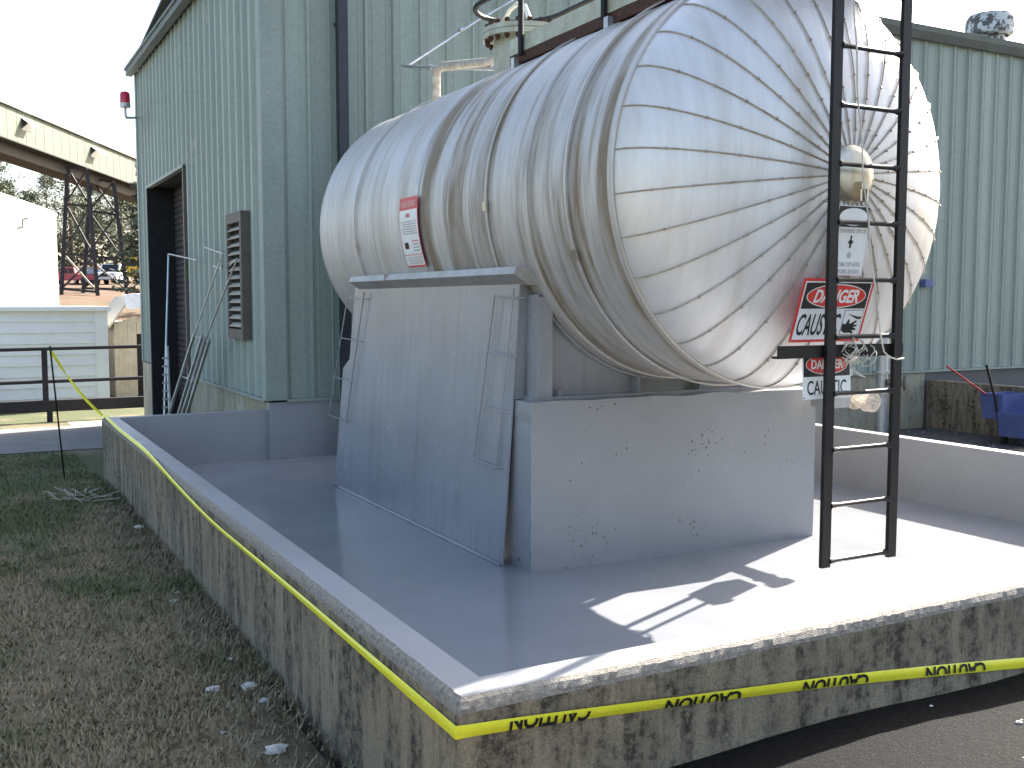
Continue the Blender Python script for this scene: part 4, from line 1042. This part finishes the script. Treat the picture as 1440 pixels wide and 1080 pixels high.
pickup('pickup_truck', 'white pickup truck parked on the red dirt hill', (11.4, 91, 3.2), R(-110), 'white', .95)
pickup('parked_van', 'white vehicle parked behind the small cream shed', (4.6, 33.5, -.62), R(100), 'white', 1.0)
ld = thing('yellow_loader', 'yellow loader parked on the hill right of the white truck', 'loader', (13.1, 92, 3.25), local=True)
B(-1.5, -.7, .6, 1.2, .7, 1.3).build('chassis', 'yellow', ld)
B(-.8, -.6, 1.301, .3, .6, 2.3).build('cab', 'yellow', ld); B(-.7, -.615, 1.5, .2, -.602, 2.15).build('window', 'glass', ld)
for x in (-1.1, .8):
    for y in (-.8, .8): mb = MB(); mb.disc((x, y, .55), .55, (0, 1, 0), .35, 16); mb.build('wheel', 'tyre', ld, smooth='auto')
mb = MB(); mb.bar((1.1, -.5, 1.1), (2.0, -.5, .7), .15, .12, (0, 1, 0)); mb.bar((1.1, .5, 1.1), (2.0, .5, .7), .15, .12, (0, 1, 0)); mb.build('arm', 'yellow', ld)
mb = MB(); mb.prism([(1.95, .2), (2.6, .15), (2.65, .25), (2.15, .45), (2.1, .95), (1.98, .95)], -.9, .9); mb.build('bucket', 'yellow', ld)
rl = thing('guard_rail', 'pale guard rail along the hill behind the parked trucks', 'guard rail', (9, 96, 3.4))
B(-6, 95.9, 4.6, 24, 95.96, 4.78).build('beam', 'trestle_brace', rl)
for k in range(11): B(-6 + k * 2.9, 95.97, 3.2, -5.88 + k * 2.9, 96.09, 4.75).build('post', 'trestle_brace', rl)

# ------------------------------------------------------------------ conveyor gallery on trestles
ga = thing('conveyor_gallery', 'long elevated cream conveyor gallery sloping past the building corner', 'conveyor', (6, 65, 9))
A = Vector((2.19, 58.85, 9.95)); Bv = Vector((10.84, 72.35, 9.2)); dv = (Bv - A); A2 = A - dv * 1.6; B2 = Bv + dv * .8
dh = Vector((dv.x, dv.y, 0)).normalized(); nrm = Vector((dh.y, -dh.x, 0))     # nrm faces the camera side
def gal(p, out, up): return p + nrm * out + Vector((0, 0, up))
def quadbox(m_, p, q, o0, o1, u0, u1):
    m_.add([gal(p, o0, u0), gal(q, o0, u0), gal(q, o1, u0), gal(p, o1, u0), gal(p, o0, u1), gal(q, o0, u1), gal(q, o1, u1), gal(p, o1, u1)],
           [(0, 3, 2, 1), (4, 5, 6, 7), (0, 1, 5, 4), (1, 2, 6, 5), (2, 3, 7, 6), (3, 0, 4, 7)])
m_ = MB(); quadbox(m_, A2, B2, -2.2, -.02, .25, 1.9); m_.build('enclosure', 'gallery', ga)
npan = 60
for k in range(npan):
    p = A2.lerp(B2, k / npan); q = A2.lerp(B2, (k + .97) / npan); m_ = MB(); quadbox(m_, p, q, -.019, .012, .25, 1.9); m_.build('side_sheet', 'gallery', ga)
m_ = MB(); quadbox(m_, A2, B2, -2.4, .16, 1.901, 2.02); m_.build('roof', 'fascia', ga)
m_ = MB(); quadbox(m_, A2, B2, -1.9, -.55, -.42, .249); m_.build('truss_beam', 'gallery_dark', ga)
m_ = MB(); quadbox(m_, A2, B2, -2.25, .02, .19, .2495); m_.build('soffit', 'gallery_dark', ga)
for t_ in (.13, .60, -.4, 1.1):
    p = A.lerp(Bv, t_); q = p + dh * .9; m_ = MB(); quadbox(m_, p, q, .013, .02, .95, 1.55); wo = m_.build('window', 'glass', ga)
    m_ = MB(); m_.add([gal(p, .02, 1.56), gal(q, .02, 1.56), gal(q, .55, 1.15), gal(p, .55, 1.15)], [(0, 1, 2, 3), (3, 2, 1, 0)]); m_.v += [(x, y, z + .03) for x, y, z in m_.v[:4]]; m_.f += [(4, 5, 6, 7)]; m_.m += [0]; m_.build('hood', 'white', wo)
def trestle(label, tl_, bl_, tr_, br_):
    t_ = thing('trestle_tower', label, 'tower', ((bl_[0] + br_[0]) / 2, (bl_[1] + br_[1]) / 2, 2.1), group=None)
    back = Vector((-1.2, 1.9, 0)) * .9
    tl_, bl_, tr_, br_ = map(Vector, (tl_, bl_, tr_, br_)); bl_ = bl_ - Vector((0, 0, .5)); br_ = br_ - Vector((0, 0, .5))
    for a_, b_ in ((tl_, bl_), (tr_, br_)): m_ = MB(); m_.bar(a_, b_, .21, .18); m_.build('leg', 'trestle', t_)
    lv_ = [.0, .28, .66, .93]
    for k, f_ in enumerate(lv_):
        p, q = tl_.lerp(bl_, f_), tr_.lerp(br_, f_); m_ = MB(); m_.bar(p, q, .14, .1, (0, 0, 1)); m_.build('strut', 'trestle', t_)
        if k < 3:
            p2, q2 = tl_.lerp(bl_, lv_[k + 1]), tr_.lerp(br_, lv_[k + 1])
            m_ = MB(); m_.bar(p, q2, .10, .06, (0, 0, 1)); m_.build('brace', 'trestle_brace' if k == 2 else 'trestle', t_)
            m_ = MB(); m_.bar(q, p2, .10, .06, (0, 0, 1)); m_.build('brace', 'trestle', t_)
trestle('dark steel trestle tower under gallery nearer the white tank', (5.95, 65.83, 9.6), (5.35, 65.54, 2.5), (6.95, 65.32, 9.5), (7.25, 64.5, 2.3))
trestle('dark steel trestle tower under gallery nearer the building corner', (7.60, 69.48, 9.5), (6.90, 69.26, 2.6), (8.85, 68.82, 9.2), (9.35, 67.99, 2.5))

# ------------------------------------------------------------------ trees
def cards(mb, c, n_, spread, size, flat=.6):
    for _ in range(n_):
        p = c + Vector((random.gauss(0, spread), random.gauss(0, spread), random.gauss(0, spread * flat)))
        a_ = Vector((random.gauss(0, 1), random.gauss(0, 1), random.gauss(0, .6))).normalized(); b_ = a_.orthogonal().normalized(); b_ = (Matrix.Rotation(random.random() * 6.28, 3, a_) @ b_)
        s_ = size * (.5 + random.random()); o = len(mb.v); mb.v += [tuple(p - a_ * s_), tuple(p + b_ * s_ * .45), tuple(p + a_ * s_), tuple(p - b_ * s_ * .35)]; mb.f.append((o, o + 1, o + 2, o + 3)); mb.m.append(0)
def pine(seed, h_, w_, crown0, mat, name, label, cat, clumps=46, per=26, size=.24, spread=.5):
    random.seed(seed); t_ = thing(name, label, cat, (0, 0, 0), local=True)
    tr = MB(); tr.tube([(0, 0, -.6), (.05, .02, h_ * .4), (.1, -.05, h_ * .75), (.05, 0, h_ * .97)], [.22, .16, .10, .03], 7)
    cr = MB()
    for i in range(clumps):
        f_ = random.random() ** .8; z = h_ * (crown0 + (1 - crown0) * f_); rad = w_ * math.sin(min(1, (1.05 - f_) * 1.25) * 1.57) * (.35 + .65 * random.random()); a_ = random.random() * 6.28
        c = Vector((rad * math.cos(a_), rad * math.sin(a_), z)); cards(cr, c, per, spread, size)
        if i % 2 == 0: tr.tube([(0.05, 0, z - .5), tuple(c)], [.05, .015], 4)
    tr.build('trunk', 'bark', t_, smooth=True); cr.build('crown', mat, t_)
    return t_
LB = ['tall hazy pine with rounded crown in the far tree line', 'tall hazy pine with narrow crown in the far tree line', 'shorter bushy pine in the far tree line']
protos = [pine(1, 13, 3.0, .38, 'pine_far', 'pine_tree', LB[0], 'tree', 80, 60, .15, .6), pine(2, 14.5, 2.2, .42, 'pine_far', 'pine_tree', LB[1], 'tree', 64, 60, .15, .55), pine(3, 9.5, 2.8, .2, 'pine_far', 'pine_tree', LB[2], 'tree', 70, 60, .15, .62)]
random.seed(21)
spots = []
for row, (yy, n_) in enumerate(((116, 8), (130, 9), (147, 9))):
    for i in range(n_):
        px = -2 + i * (24 + row * 4) / n_; spots.append((px * yy / 116 + random.uniform(-.7, .7), yy + random.uniform(-4, 4), random.choice((0, 1, 2)) if row else random.choice((1, 2, 2)), random.uniform(.72, 1.0)))
used = set()
for x, y, k, s_ in spots:
    o = protos[k] if k not in used else copy_tree(protos[k]); used.add(k)
    o.location = (x, y, gh(x, y) - .2); o.scale = (s_, s_, s_ * random.uniform(.9, 1.1)); o.rotation_euler.z = random.random() * 6.28; o['group'] = 'pines of the far tree line'
# dark evergreen by the building corner
random.seed(5); ev = thing('evergreen_tree', 'dark layered evergreen tree in front of gallery at building corner', 'tree', (8.6, 53.5, 1.1), local=True)
tr = MB(); tr.tube([(0, 0, -.4), (.05, 0, 3.5), (0, .05, 8.2)], [.2, .13, .03], 8); cr = MB()
for i in range(15):
    z = 1.2 + i * .47; L = 1.9 * (1.05 - i / 16) * random.uniform(.75, 1.15)
    for k in range(5):
        a_ = k * 1.257 + i * .7 + random.uniform(-.3, .3); e = Vector((L * math.cos(a_), L * math.sin(a_), z + .12 * L - random.random() * .35)); tr.tube([(0, 0, z - .2), tuple(e)], [.035, .008], 4)
        for q in range(4): c = Vector((0, 0, z - .2)).lerp(e, .4 + .2 * q); cards(cr, c, 16, .16, .14, .45)
tr.build('trunk', 'bark', ev, smooth=True); cr.build('crown', 'pine_dark', ev)
# undergrowth at the foot of the tree line
random.seed(8); ug = MB()
for i in range(520):
    x = random.uniform(-4, 32); y = random.uniform(103, 150); c = Vector((x, y, gh(x, y) + random.random() ** 2 * 4.0)); cards(ug, c, 14, .8, .35, .7)
stuff(tag(ug.build('undergrowth', 'brush'), 'brownish undergrowth at the foot of the far pines', 'bushes'))

# ------------------------------------------------------------------ lawn
random.seed(13); gr = MB()
def blade(x, y, h_, lean):
    z = gh(x, y) - .004; a_ = random.random() * 6.28; w_ = .0035 + random.random() * .004; ca, sa = math.cos(a_), math.sin(a_)
    lx, ly = lean * math.cos(a_ + 1.3), lean * math.sin(a_ + 1.3); o = len(gr.v)
    gr.v += [(x - ca * w_, y - sa * w_, z), (x + ca * w_, y + sa * w_, z), (x + lx, y + ly, z + h_)]; gr.f.append((o, o + 1, o + 2)); gr.m.append(0)
cnt = 0
while cnt < 150000:
    y = 1.2 + 13.8 * random.random() ** 1.5; x = 1.27 - random.random() * (2.2 + .25 * y)
    if random.random() > .45 + .9 * noise.noise(Vector((x * .9, y * .9, 7))) + .25: continue
    if y > 11.4 and x > 1.27: continue
    blade(x, y, .014 + random.random() * .036, random.random() * .05); cnt += 1
stuff(tag(gr.build('grass', 'blade'), 'patchy dry lawn growing along the basin wall', 'grass'))
# tuft against the wall, bits of litter
SP = [(.97, 4.68, .028), (1.12, 4.63, .03), (1.14, 4.45, .018), (1.05, 3.93, .035), (1.20, 8.45, .03), (1.12, 6.4, .014), (1.13, 5.04, .014), (1.08, 4.37, .012), (1.07, 6.22, .02), (.9, 4.2, .012)]
for i, (x, y, r_) in enumerate(SP):
    mb = rock_mesh(r_, i * 3.3); o = mb.build('stone', 'stone'); o.location = (x, y, gh(x, y) + r_ * .3)
    tag(o, 'pale stone lying in the grass beside the basin wall', 'stone', 'pale stones in the grass')
mb = MB(); random.seed(4)
for k in range(22):
    a_ = random.random() * 6.28; d = .1 + random.random() * .18; c = Vector((.92 + random.gauss(0, .1), 9.9 + random.gauss(0, .15), gh(.92, 9.9) + .02))
    mb.tube([c, c + Vector((math.cos(a_) * d, math.sin(a_) * d, .02 + random.random() * .03))], .003, 4)
stuff(tag(mb.build('twigs', 'louvre'), 'small heap of grey twigs in the grass by the stake', 'twigs'))
